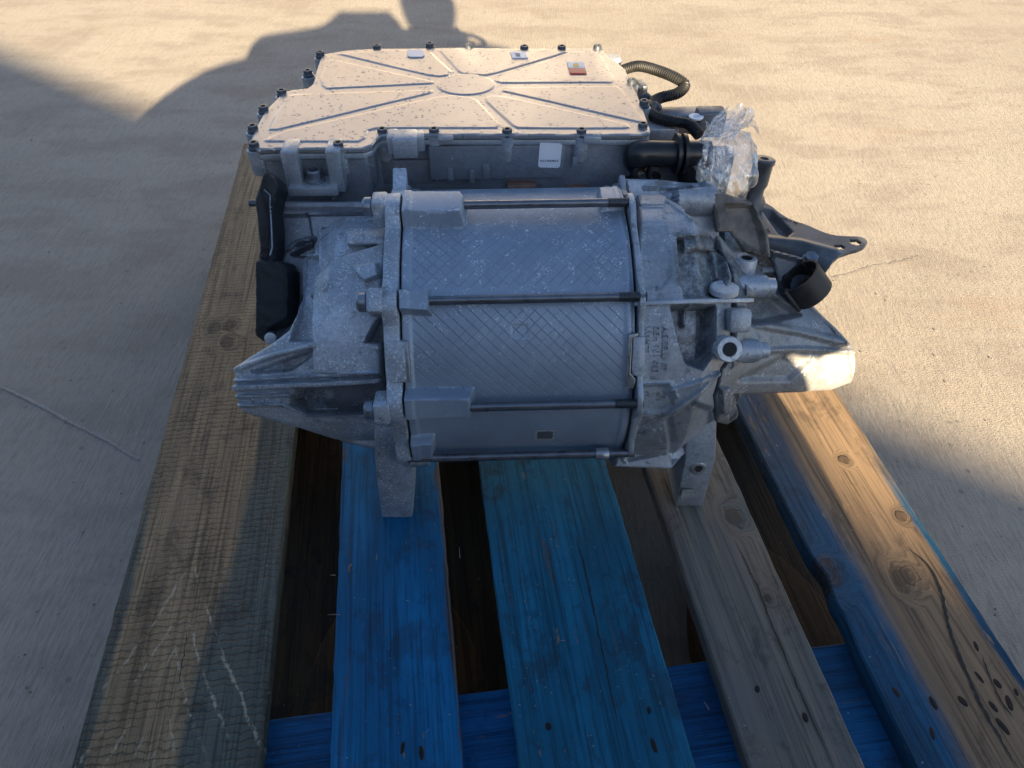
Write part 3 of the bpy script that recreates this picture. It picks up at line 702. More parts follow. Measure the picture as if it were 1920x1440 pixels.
# --- left end bell with ribbed nose
def base_bell(a, b):
    r = .106; h = np.sqrt(np.maximum(r*r-b*b, .0006))
    return h-.28*np.maximum(0, -.160-a)-.9*np.maximum(0, np.minimum(-.150-a, .02))*sstep((b+.01)/.06)
bell_out = [(738, 408), (652, 407), (606, 410), (597, 420), (594, 452), (588, 474), (570, 478), (566, 500), (563, 560), (556, 590), (541, 620), (520, 636), (500, 650), (470, 668), (443, 686), (439, 700), (440, 722), (444, 755), (455, 774), (500, 787), (560, 803), (600, 816), (640, 829), (700, 843), (738, 847)]
relief('end_bell', bell_out, base_bell, [
    ('set', [(597, 412), (652, 410), (738, 410), (738, 466), (655, 482), (597, 512)], -.0040, .0026),
    ('cyl', 656, 738, 443, .0090, .003),
    ('set', [(594, 520), (650, 478), (738, 452), (738, 700), (592, 700), (588, 640)], .0085, .0026),
    ('set', [(570, 480), (596, 480), (590, 640), (545, 640), (560, 590)], -.0120, .0026),
    ('line', [(600, 412), (598, 470), (592, 520), (590, 644)], .0022, .0035, .0022),
    ('add', [(578, 548), (592, 545), (592, 553), (578, 556)], .008, .003),
    ('add', [(668, 500), (712, 496), (716, 520), (690, 530), (672, 512)], .0120, .002),
    ('set', [(688, 641), (710, 600), (738, 590), (738, 643)], -.014, .003),
    ('line', [(444, 692), (520, 664), (592, 646)], .0042, .0085, .0022),
    ('set', [(470, 697), (590, 656), (578, 672), (545, 694), (480, 700)], -.0090, .003),
    ('line', [(441, 713), (560, 706), (738, 698)], .0028, .0062, .0020),
    ('line', [(441, 727), (560, 721), (738, 712)], .0052, .0105, .0022),
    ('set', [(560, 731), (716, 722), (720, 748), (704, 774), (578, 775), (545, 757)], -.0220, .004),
    ('dark_patch', [(552, 730), (716, 721), (722, 748), (704, 776), (575, 777), (540, 757)], .9, .006), ('dark_patch', [(480, 696), (585, 660), (560, 690), (490, 700)], .6, .005),
    ('line', [(442, 743), (545, 740)], .0030, .0060, .0022),
    ('line', [(446, 760), (530, 757), (575, 777), (738, 777)], .0030, .0060, .0022),
    ('add', [(640, 826), (700, 800), (738, 800), (738, 846)], .002, .004),
], -.045, M['castw'], unit, .0011, .003, .0002)
# nose plate edges: a thin web standing behind the bell
relief('rear_casing', [(498, 378), (640, 378), (722, 376), (722, 425), (606, 428), (604, 460), (590, 500), (566, 560), (545, 632), (505, 645), (498, 560)],
       lambda a, b: np.full(a.shape, .030), [
    ('add', [(498, 372), (722, 372), (722, 392), (498, 392)], .0025, .004),
    ('set', [(518, 404), (578, 402), (584, 440), (590, 455), (520, 470)], -.006, .003),
    ('line', [(578, 402), (722, 398)], .0025, .005, .002),
    ('line', [(512, 486), (560, 452), (590, 448)], .0035, .008, .0025),
    ('set', [(545, 478), (586, 456), (586, 474), (566, 482)], -.012, .003),
], -.06, M['inv'], unit, .0016, .002)
# feet
def foot(name, rows, mat, dy):
    """rows: (u0, u1, v, y) stations from the top down; each becomes a rectangular section dy deep"""
    V, F = [], []
    for u0, u1, v, y in rows:
        a, b = oy(u0, v, y), oy(u1, v, y); V += [a, b, b+[0, dy, 0], a+[0, dy, 0]]
    n = len(rows)
    for i in range(n-1):
        for k in range(4): F.append((i*4+k, i*4+(k+1) % 4, i*4+4+(k+1) % 4, i*4+4+k))
    F += [(3, 2, 1, 0), tuple(n*4-4+k for k in range(4))]
    bm = bmesh.new(); vs = [bm.verts.new(p) for p in V]
    for f in F: bm.faces.new([vs[i] for i in f])
    bmesh.ops.recalc_face_normals(bm, faces=bm.faces)
    return frombm(name, bm, mat, unit, bevel=.0022)
f1 = foot('mounting_foot', [(702, 770, 800, -.104), (702, 770, 830, -.104), (704, 773, 872, -.103), (709, 776, 920, -.1), (716, 774, 971, -.0975)], M['castw'], .045)
f2 = foot('mounting_foot', [(1290, 1345, 745, -.088), (1288, 1345, 775, -.094), (1285, 1342, 862, -.0985), (1266, 1318, 950, -.094)], M['cast'], .05)
lathe('bolt_eye', [(.0075, -.002), (.0075, .0012), (.0062, .0018), (.0040, .0016), (.0036, -.0005)], oy(1309, 877, -.0982), (0, -.97, .2), M['bolt'], unit)
lathe('eye_hole', [(.0037, -.002), (.0037, .0021), (.001, .0021)], oy(1309, 877, -.0982), (0, -.97, .2), M['holeb'], unit)

# --- gear housing and gear cover
def prof_r(a): return np.interp(a, [.08, .150, .175, .20, .24, .28, .345], [.1275, .1265, .104, .088, .068, .056, .050])
def prof_b(a): return np.interp(a, [.08, .15, .20, .26, .345], [0, -.002, -.012, -.020, -.020])
def base_gear(a, b):
    r = prof_r(a); q = b-prof_b(a); return np.sqrt(np.maximum(r*r-q*q, (.30*r)**2))
gear_out = [(1196, 366), (1250, 364), (1300, 352), (1318, 356), (1332, 420), (1345, 468), (1366, 505), (1372, 545), (1372, 600), (1366, 672), (1352, 690), (1338, 742), (1340, 790), (1300, 850), (1256, 880), (1152, 876), (1164, 852), (1182, 800), (1193, 740), (1200, 600), (1199, 480)]
relief('gear_housing', gear_out, base_gear, [
    ('set', [(1244, 366), (1320, 350), (1345, 440), (1338, 446)], -.020, .0035),
    ('line', [(1246, 374), (1292, 408), (1338, 446)], .0026, .0030, .0020),
    ('set', [(1262, 352), (1316, 352), (1322, 390), (1290, 396), (1268, 376)], -.013, .003),
    ('set', [(1285, 398), (1308, 392), (1322, 420), (1318, 428)], -.030, .003),
    ('add', [(1196, 364), (1248, 364), (1244, 386), (1196, 386)], .0050, .003),
    ('set', [(1194, 388), (1242, 388), (1243, 417), (1196, 418)], .0012, .0028),
    ('add', [(1197, 422), (1250, 422), (1258, 520), (1240, 540), (1204, 540)], -.0016, .0028),
    ('set', [(1272, 448), (1342, 448), (1358, 520), (1346, 558), (1285, 558), (1276, 500)], -.013, .005),
    ('cyl', 1284, 1340, 455, .0075, -.010),
    ('dark_patch', [(1268, 436), (1346, 440), (1370, 520), (1376, 560), (1290, 562), (1262, 520)], 1.0, .010),
    ('dark_patch', [(1258, 574), (1342, 574), (1336, 665), (1310, 692), (1280, 680), (1270, 630)], .9, .008),
    ('dark_patch', [(1290, 392), (1312, 392), (1332, 430), (1300, 420)], 1.0, .006),
    ('dark_patch', [(1240, 505), (1262, 500), (1270, 530), (1246, 530)], .7, .006),
    ('dark_patch', [(1198, 780), (1250, 775), (1230, 805), (1190, 830)], .7, .008),
    ('add', [(1335, 470), (1350, 468), (1368, 520), (1364, 550), (1345, 520)], .009, .004),
    ('set', [(1262, 576), (1340, 576), (1338, 660), (1318, 690), (1290, 680), (1276, 640)], -.026, .006),
    ('line', [(1294, 575), (1294, 610)], .0035, .008, .003),
    ('set', [(1196, 724), (1252, 722), (1264, 760), (1240, 772), (1196, 770)], -.0035, .003),
    ('line', [(1252, 735), (1346, 700)], .0040, .0045, .003),
    ('line', [(1205, 806), (1270, 765), (1344, 702)], .0040, .0050, .003),
    ('line', [(1196, 722), (1256, 720), (1270, 745)], .0022, .0030, .002),
    ('set', [(1186, 800), (1262, 775), (1270, 850), (1170, 866)], -.0040, .004),
    ('line', [(1172, 862), (1190, 800), (1198, 775)], .0050, .0045, .003),
    ('add', [(1252, 790), (1300, 756), (1340, 770), (1336, 850), (1262, 872)], -.012, .006),
], -.06, M['castg'], unit, .0011, .0022, .0002)
def base_cover(a, b): return base_gear(a, b)-.001
cov_out = [(1323, 356), (1400, 372), (1440, 440), (1480, 520), (1528, 574), (1552, 600), (1575, 622), (1596, 646), (1604, 672), (1604, 694), (1596, 718), (1560, 732), (1500, 736), (1392, 741), (1384, 760), (1384, 786), (1366, 797), (1346, 792), (1342, 744), (1356, 692), (1370, 674), (1376, 600), (1376, 545), (1370, 503), (1350, 466), (1337, 420)]
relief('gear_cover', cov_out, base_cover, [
    ('set', [(1330, 360), (1344, 364), (1362, 460), (1384, 500), (1400, 560), (1384, 680), (1372, 690), (1378, 560), (1352, 470)], .003, .003),
    ('cyl', 1362, 1402, 448, .0092, -.004), ('cyl', 1398, 1411, 448, .0066, -.004),
    ('cyl', 1394, 1428, 540, .0092, -.002), ('cyl', 1424, 1438, 540, .0070, -.002),
    ('cyl', 1372, 1418, 658, .0098, -.001), ('cyl', 1414, 1428, 658, .0075, -.001),
    ('add', [(1350, 580), (1392, 576), (1398, 604), (1394, 618), (1352, 620)], .012, .003),
    ('dark_patch', [(1360, 470), (1392, 500), (1404, 560), (1372, 560), (1352, 500)], 1.0, .008), ('dark_patch', [(1404, 566), (1440, 552), (1470, 580), (1415, 606)], .8, .008), ('dark_patch', [(1392, 630), (1412, 640), (1400, 660), (1380, 650)], .9, .006),
    ('set', [(1402, 566), (1450, 556), (1500, 590), (1410, 610)], -.012, .006),
    ('line', [(1410, 606), (1500, 622), (1580, 642)], .0060, .0045, .005),
    ('line', [(1425, 658), (1500, 655), (1604, 660)], .0040, .0030, .004),
    ('set', [(1388, 712), (1470, 668), (1520, 675), (1480, 712)], -.0065, .008),
    ('line', [(1560, 620), (1574, 660), (1576, 730)], .0012, -.0008, .002),
    ('set', [(1348, 728), (1366, 726), (1366, 776), (1350, 776)], .008, .003),
    ('set', [(1376, 740), (1384, 740), (1384, 775), (1368, 790), (1366, 776)], -.004, .003),
    ('add', [(1500, 560), (1604, 640), (1606, 740), (1585, 740), (1580, 640)], .0018, .002),
], -.05, M['castc'], unit, .0011, .0030, .00025)
# shelf rib under the upper boss
def gp(u, v, base=base_gear, dh=0):
    a, b = to_ab(u, v, base); return abh(a, b, float(base(np.array([a]), np.array([b]))[0])+dh)
p0, p1 = gp(1190, 562, dh=.004), gp(1330, 562, dh=.004)
P = [gp(1188, 566, dh=.006), gp(1300, 561, dh=.006), gp(1405, 560, dh=.012), gp(1405, 560, dh=-.03), gp(1300, 561, dh=-.03), gp(1188, 566, dh=-.02)]
prism('shelf_rib', P, -Bv*.0034, M['cast'], unit, .0009)
# hidden core that carries the castings
lathe('core_barrel', [(.085, 0), (.095, .003), (.095, .255), (.06, .262)], (xf0-.055, 0, ZA), (1, 0, 0), M['castd'], unit, 48)
# round core plug
a, b = to_ab(1355, 541, base_gear); hp = float(base_gear(np.array([a]), np.array([b]))[0])
lathe('core_plug', [(.0118, -.0035), (.0118, .0008), (.0108, .0016), (.002, .0017)], abh(a, b, hp+.0045), Nv*.50+Bv*.86, M['plug'], unit, 32)
# bolt eyes facing the viewer
def eye(u, v, base, dh, r, axis, mat='bolt'):
    p = gp(u, v, base, dh)
    o = lathe('bolt_eye', [(r*1.1, -.014), (r*1.1, -.0005), (r, .0010), (r*.62, .0012), (r*.55, -.0015), (r*.2, -.0016)], p, axis, M[mat], unit, 22)
    lathe('eye_hole', [(r*.56, -.004), (r*.56, .0003), (.0002, .0003)], p, axis, M['holeb'], o if False else unit, 14)
eye(1391, 487, base_cover, .013, .0085, Nv*.55+Bv*.8, 'plug')
eye(1356, 654, base_cover, .016, .0098, Nv*.95-Bv*.05, 'plug')
box('boss_block', gp(1376, 600, base_cover, .009), (.018, .02, .019), M['castg'], unit, .0028, Matrix.Rotation(-TILT*.8, 3, 'X'))
lathe('gear_boss', [(.0098, 0), (.0104, .002), (.0104, .012), (.0085, .014)], gp(1391, 505, base_cover, -.012), Nv*.55+Bv*.8, M['castg'], unit)
# bolt stubs on the split line
for u, v in ((1384, 449), (1412, 537), (1398, 657)):
    p = gp(u, v, base_cover, .004)
    lathe('cover_stud', [(.0090, -.016), (.0094, -.012), (.0094, .009), (.0072, .0105), (.0068, .017), (.005, .018)], p, (1, 0, 0), M['cast'], unit)
# lettering cast into the housing
def cast_text(txt, u, v0, v1, size):
    a0, b0 = to_ab(u, v0, base_gear); a1, b1 = to_ab(u-4, v1, base_gear); r = .1279
    me = text_me(txt, size, .0010); n = len(me.vertices); co = np.empty(n*3); me.vertices.foreach_get('co', co); co = co.reshape(-1, 3)
    w = co[:, 0].max()-co[:, 0].min(); s0, s1 = r*math.asin(b0/r), r*math.asin(b1/r); k = (s0-s1)/w
    s = s0-(co[:, 0]-co[:, 0].min())*k; aa = a0+(a1-a0)*(co[:, 0]-co[:, 0].min())/w+co[:, 1]; rr = r+co[:, 2]+.0001
    P = AX+aa[:, None]*Xv+(rr*np.sin(s/r))[:, None]*Bv+(rr*np.cos(s/r))[:, None]*Nv
    me.vertices.foreach_set('co', P.ravel()); me.update(); link('cast_lettering', me, M['castg'], unit, 0)
cast_text('AISISELL  P7', 1243, 612, 696, .0068)
cast_text('0EH 901 053 E', 1226, 612, 712, .0068)
cast_text('VWK27', 1210, 612, 664, .0068)

# --- markings on the shell
def flat_on_cyl(name, px, rad, mat, t=.0004):
    P = [ocyl(u, v, rad) for u, v in px]; c = np.mean(P, 0); n = np.array([0, c[1], c[2]-ZA]); n /= np.linalg.norm(n)
    return prism(name, P, -n*t, mat, unit, 0)
mk = flat_on_cyl('marking_frame', [(1004, 808), (1041, 808), (1039, 824), (1002, 824)], RS+.0006, M['laser'], .0006)
o = flat_on_cyl('marking_field', [(1008.5, 810), (1037, 810), (1035.5, 822.5), (1007, 822.5)], RS+.0009, M['laserd'], .0004)
me = text_me('4R8P', .0042, .0001); p = ocyl(1052, 828.5, RS+.0010); n = np.array([0, p[1], p[2]-ZA]); n /= np.linalg.norm(n)
o = link('marking_text', me, M['laser'], unit, 0); o.matrix_local = Matrix.Translation(p) @ Matrix((Vector((1, 0, 0)), Vector(np.cross(n, Xv)), Vector(n))).transposed().to_4x4()

# ================================================================== INVERTER on top
ZI = .320
cov_px = [(470, 262), (474, 274), (484, 279), (520, 277), (640, 277), (682, 276), (698, 270), (706, 258), (716, 252), (760, 251), (1206, 251), (1218, 247), (1219, 240), (1196, 176), (1172, 128), (1152, 110), (1146, 108), (1128, 91), (1110, 89), (980, 89), (870, 88), (700, 90), (650, 93), (612, 99), (602, 104), (592, 134), (586, 156), (576, 164), (546, 167), (532, 171), (524, 178), (496, 206), (478, 240)]
CP = [oz(u, v, ZI)[:2] for u, v in cov_px]
def inset(P, d):
    P = np.array(P); n = len(P); out = []
    area = sum(P[i][0]*P[(i+1) % n][1]-P[(i+1) % n][0]*P[i][1] for i in range(n)); sg = 1 if area > 0 else -1
    for i in range(n):
        a, b, c = P[i-1], P[i], P[(i+1) % n]; e1 = (b-a)/np.linalg.norm(b-a); e2 = (c-b)/np.linalg.norm(c-b)
        nn = np.array([-e1[1]-e2[1], e1[0]+e2[0]])*sg; nn /= np.linalg.norm(nn)+1e-9; out.append(b+nn*d)
    return out
def inv_cover():
    V, F, bd = tri_fill(CP, .0012); X, Y = V[:, 0], V[:, 1]; z = np.full(len(V), ZI-.0007)
    pan = [
        [(636, 101), (700, 94), (800, 93), (806, 96), (846, 134), (840, 141), (822, 143), (800, 140)],
        [(616, 112), (628, 112), (800, 150), (812, 152), (808, 156), (612, 166), (604, 160), (600, 148)],
        [(532, 184), (548, 177), (806, 168), (812, 170), (806, 174), (520, 243), (504, 243)],
        [(530, 246), (820, 181), (846, 178), (880, 181), (894, 187), (936, 232), (932, 240), (704, 240), (690, 244), (684, 258), (672, 265), (500, 265), (496, 262)],
        [(910, 183), (920, 179), (944, 180), (1176, 232), (1180, 238), (1172, 240), (972, 240), (962, 236), (912, 190)],
        [(942, 170), (950, 164), (1156, 161), (1164, 166), (1206, 222), (1206, 228), (1196, 228)],
        [(930, 152), (934, 146), (1072, 97), (1116, 96), (1126, 104), (1152, 148), (1148, 154), (940, 155)],
        [(824, 94), (838, 92), (1050, 93), (1064, 97), (930, 137), (910, 141), (868, 138), (860, 134)],
        [(873+54*math.cos(t), 158+19*math.sin(t)) for t in np.linspace(0, 2*math.pi, 40, endpoint=False)],
    ]
    for Pp in pan:
        Q = np.array([oz(u, v, ZI)[:2] for u, v in Pp]); w = .0026
        s = (X > Q[:, 0].min()-w) & (X < Q[:, 0].max()+w) & (Y > Q[:, 1].min()-w) & (Y < Q[:, 1].max()+w)
        z[s] += .0008*sstep(.5-(sd_poly(X[s], Y[s], Q))/w)
    e = -sd_poly(X, Y, CP); z -= .0010*(1-np.clip(e/.0012, 0, 1))**2
    z += .0004*np.array([noise.noise((x*14, y*14, 2)) for x, y in V])
    up = np.column_stack([X, Y, z]); bk = np.column_stack([X, Y, np.full(len(V), ZI-.0046)])
    shell('inverter_cover', V, F, bd, up, bk, M['cover'], unit, 40)
inv_cover()
prism('inverter_gasket', [(x, y, ZI-.0046) for x, y in inset(CP, .0022)], (0, 0, -.0014), M['rubber'], unit, 0)
prism('inverter_rim', [(x, y, ZI-.0060) for x, y in inset(CP, .0003)], (0, 0, -.0050), M['invl'], unit, .0010)
prism('inverter_housing', [(x, y, ZI-.0110) for x, y in inset(CP, .0060)], (0, 0, -.080), M['inv'], unit, .0015)
# cover bolts: a boss under the rim and a dark torx head above
bolt_me = lathe_me('cover_bolt', [(.0056, -.001), (.0058, .0004), (.0058, .0014), (.0046, .0020), (.0046, .0052), (.0040, .0060), (.0024, .0061), (.0022, .0042), (.0004, .0042)], 16)
boss_me = lathe_me('bolt_boss', [(.0060, -.024), (.0068, -.022), (.0074, -.004), (.0074, -.0012), (.0066, -.0008)], 20)
bolts = [(601, 104), (707, 92), (806, 88), (879, 91), (983, 93), (1053, 93), (1120, 92), (578, 139), (529, 176), (495, 207), (475, 243), (477, 275), (635, 275), (717, 249), (814, 249), (951, 250), (1090, 250), (1205, 239), (1184, 156), (1207, 196)]
bos_par = None
for u, v in bolts:
    p = oz(u, v, ZI-.002)
    place('bolt_boss', boss_me, (p[0], p[1], ZI-.0035), (0, 0, 1), M['invl'], unit)
    place('cover_bolt', bolt_me, (p[0], p[1], ZI-.0035), (0, 0, 1), M['boltd'], unit)
# labels stuck on the cover and on the front face
def label_top(px, mat, z=ZI+.0012, name='label'):
    return prism(name, [oz(u, v, z) for u, v in px], (0, 0, -.0009), mat, unit, 0)
label_top([(763, 94), (792, 93), (796, 103), (791, 106), (768, 106), (764, 104)], M['sticker'])
label_top([(956, 97), (985, 96), (990, 108), (961, 108.5)], M['sticker'])
label_top([(966, 99), (974, 99), (976, 105), (968, 105)], M['laser'], ZI+.0016, 'label_print')
label_top([(1063, 116), (1094, 116), (1097, 127), (1066, 127)], M['sticker'])
label_top([(1066, 127.6), (1097, 127.6), (1100, 137), (1069, 137)], M['red'])
label_top([(1074, 119), (1084, 118.5), (1086, 124), (1075, 125)], M['yellow'], ZI+.0016, 'label_print')
YF = CP[10][1]+.0058                                                    # front face of the case
def front(u, v, dy=0): return oy(u, v, YF+dy)
lb = prism('label', [front(*q, -.0032) for q in ((1014, 268), (1051, 269), (1054, 273), (1050, 312), (1047, 315), (1012, 314), (1009, 311), (1012, 271))], (0, .0006, 0), M['sticker'], unit, 0)
me = text_me('KV E 905966 E', .0028, .0001); o = link('label_text', me, M['ink'], lb, 0); p = front(1030, 303.5, -.0036)
o.location = p; o.rotation_euler = (R(90), 0, 0)
# front face furniture: pads, ribs, plugs
def fbox(name, u0, u1, v0, v1, d, mat, back=.012, bevel=.0012):
    a, b = front(u0, v1, -d), front(u1, v0, -d)
    return box(name, ((a[0]+b[0])/2, YF-d+(d+back)/2, (a[2]+b[2])/2), (b[0]-a[0], d+back, b[2]-a[2]), mat, unit, bevel)
fbox('front_pad', 737, 782, 262, 299, .012, M['invl'], bevel=.003)
fbox('front_pad', 728, 742, 258, 292, .007, M['invl'])
fbox('front_pad', 780, 795, 258, 285, .006, M['invl'])
fbox('front_ledge', 820, 850, 258, 266, .006, M['invl']); fbox('front_ledge', 1094, 1128, 257, 271, .007, M['invl'])
for u0, u1, v0, v1, d in ((905, 919, 308, 338, .004), (1072, 1085, 294, 316, .005), (880, 890, 320, 345, .004), (840, 850, 316, 340, .004)):
    fbox('front_rib', u0, u1, v0, v1, d, M['inv'])
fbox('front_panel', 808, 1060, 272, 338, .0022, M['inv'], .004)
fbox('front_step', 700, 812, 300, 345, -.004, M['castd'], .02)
# terminal pieces in the gap under the inverter
box('terminal_tongue', front(978, 344, .004), (.028, .02, .006), M['copper'], unit, .001)
box('terminal_tongue', front(1082, 346, .006), (.022, .02, .005), M['copper'], unit, .001)
# bolted bracket at the left front of the inverter
YB = CP[3][1]+.006
def fb(u, v, dy=0): return oy(u, v, YB+dy)
def bbox(name, u0, u1, v0, v1, y0, y1, mat, bevel=.001):
    a, b = fb(u0, v1, y0), fb(u1, v0, y0); return box(name, ((a[0]+b[0])/2, YB+(y0+y1)/2, (a[2]+b[2])/2), (b[0]-a[0], y1-y0, b[2]-a[2]), mat, unit, bevel)
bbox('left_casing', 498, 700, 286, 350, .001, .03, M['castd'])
bbox('bracket_wall', 541, 555, 285, 362, -.016, .012, M['invl'], .002); bbox('bracket_wall', 622, 636, 284, 362, -.016, .012, M['invl'], .002)
pa, pb = fb(543, 364, -.020), fb(636, 364, -.020)
box('bracket_base', ((pa[0]+pb[0])/2, YB-.006, pa[2]+.003), (pb[0]-pa[0], .034, .009), M['invl'], unit, .002)
lathe('bracket_bolt', [(.0085, 0), (.0090, .001), (.0088, .003), (.0066, .0036), (.0066, .0105), (.0056, .0115), (.0040, .0116), (.0036, .006), (.001, .006)], (oz(588, 352, pa[2]+.0075)[0], YB-.010, pa[2]+.0073), (0, 0, 1), M['boltg'], unit)
P = [fb(470, 277, -.004), fb(548, 284, -.004), fb(552, 302, -.004), fb(535, 303, -.004), fb(480, 303, -.004), fb(471, 292, -.004)]
prism('front_lip', P, (0, .02, 0), M['invl'], unit, .002)
lathe('pillar', [(.011, -.05), (.011, 0), (.009, .001)], (oz(662, 300, ZI-.02)[0], YB+.010, ZI-.013), (0, 0, 1), M['inv'], unit)

# --- insulating flap at the left
P = [(498, 316), (516, 332), (522, 350), (516, 372), (513, 392), (518, 430), (519, 470), (516, 488), (538, 492), (549, 508), (551, 560), (547, 600), (530, 614), (506, 622), (512, 640), (492, 640), (479, 630), (481, 560), (480, 492), (486, 470), (480, 400), (476, 372), (484, 344), (490, 330)]
relief('insulation_flap', P, lambda a, b: .052+.012*b/.1+0*a, [
    ('add', [(480, 488), (540, 492), (550, 510), (548, 600), (480, 625)], .007, .006),
    ('line', [(512, 380), (508, 480), (540, 494), (546, 520), (544, 596), (508, 616)], .004, .004, .004),
    ('line', [(482, 345), (500, 420), (498, 480)], .008, -.004, .01)], .036, M['rubber'], unit, .0018, .003, .0012)
lathe('flap_pin', [(.005, -.01), (.005, .009), (.003, .0095)], abh(*to_ab(507, 632, lambda a, b: np.full(a.shape, .06)), .058), (.2, -.8, .5), M['bolt'], unit)
lathe('side_stud', [(.0028, -.01), (.0028, .003), (.0015, .0035)], oy(474, 381, .045), (-1, 0, 0), M['boltd'], unit)
sheet = sweep('edge_trim', [abh(*to_ab(u, v, lambda a, b: np.full(a.shape, .05)), .0665) for u, v in ((506, 362), (517, 372), (518, 400), (520, 440), (521, 468), (517, 482))], .0007, M['boltg'], unit, 8)

# --- coolant pipe, hose, small parts at the right rear
YP = YF-.012
def pp(u, v, dy=0): return oy(u, v, YP+dy)
pipe = sweep('coolant_pipe', catmull([pp(1192, 300, .012), pp(1194, 291), pp(1210, 288), pp(1262, 289), pp(1330, 288)], 8), .0118, M['plastic'], unit, 24)
for u in (1268, 1281): lathe('pipe_ring', [(.013, 0), (.0178, .0006), (.0178, .0036), (.013, .0042)], pp(u, 288)-np.array([.002, 0, 0]), (1, 0, 0), M['plastic'], pipe, 32)
sweep('pipe_stub', [pp(1292, 300, .006), pp(1294, 345, .006)], .0115, M['plastic'], unit, 22)
P = smooth_poly([pp(u, v, -.006) for u, v in ((1160, 330), (1178, 312), (1226, 316), (1240, 330), (1222, 350), (1205, 360), (1188, 356))], 1)
pz = pp(1205, 345, -.004)[2]
P = smooth_poly([oz(u, v, pz) for u, v in ((1158, 330), (1180, 314), (1232, 318), (1243, 330), (1226, 350), (1208, 360), (1184, 352))], 1)
prism('pipe_flange', P, (0, 0, -.0065), M['plastic'], unit, .0012)
lathe('pipe_bolt', [(.0078, 0), (.0080, .001), (.0080, .0022), (.0062, .0026), (.0062, .0046), (.0030, .0048), (.0026, .0020), (.0005, .0020)], oz(1207, 338, pz+.001), (0, 0, 1), M['bolt'], unit)
for u in (1188, 1216): box('pipe_gusset', pp(u, 322, .001), (.0035, .018, .020), M['plastic'], unit, .0008)
H = catmull([oz(*q) for q in ((1150, 142, .300), (1172, 130, .312), (1200, 124, .320), (1238, 134, .322), (1268, 147, .320), (1284, 160, .316), (1270, 175, .312), (1240, 183, .310), (1225, 192, .310), (1219, 208, .309), (1232, 220, .309), (1262, 228, .310), (1292, 234, .310), (1312, 254, .306))], 60)
L = [0]
for i in range(1, len(H)): L.append(L[-1]+np.linalg.norm(H[i]-H[i-1]))
ss = np.arange(0, L[-1], .0006); HH = [np.array([np.interp(s, L, [h[k] for h in H]) for k in range(3)]) for s in ss]
hose = sweep('corrugated_hose', HH, lambda l, i: .0053+.00045*(1 if (i % 4) < 2 else -1)*(1 if i > 0 else 0), M['hose'], unit, 14, 25)
lathe('hose_sleeve', [(.0058, 0), (.0072, .0006), (.0072, .010), (.0058, .0106)], oz(1220, 200, .3095), np.array(HH[-140])-np.array(HH[-150]), M['hose'], hose)
box('rear_block', oz(1330, 228, .300), (.028, .02, .026), M['castd'], unit, .003)
box('rear_block', oz(1262, 226, .292), (.075, .026, .02), M['inv'], unit, .003)
box('rear_block', oz(1240, 248, .296), (.03, .02, .016), M['invl'], unit, .002)
lathe('washer', [(.0068, 0), (.0072, .0006), (.0072, .0016), (.0036, .0018), (.003, .0004)], oz(1305, 221, .309), (0, 0, 1), M['sticker'], unit)
for u, v in ((1209, 188), (1226, 205), (1192, 168)): lathe('side_bolt', [(.0055, -.004), (.0058, .001), (.0058, .006), (.004, .0072)], oz(u, v, .306), (.6, 0, .8), M['boltd'], unit)
box('side_lug', oz(1200, 172, .300), (.012, .02, .02), M['inv'], unit, .002)
box('side_lug', oz(1148, 116, .310), (.018, .016, .012), M['invl'], unit, .002)
# casting that fills the corner below the pipe
relief('upper_casing', [(1172, 334), (1330, 338), (1350, 350), (1350, 470), (1330, 470), (1250, 400), (1178, 372)], lambda a, b: np.full(a.shape, .050), [
    ('cyl', 1262, 1330, 376, .013, .006), ('set', [(1230, 340), (1320, 330), (1320, 352), (1240, 362)], -.01, .004),
    ('line', [(1210, 352), (1300, 345)], .003, .006, .003)], -.05, M['castg'], unit, .002, .003)

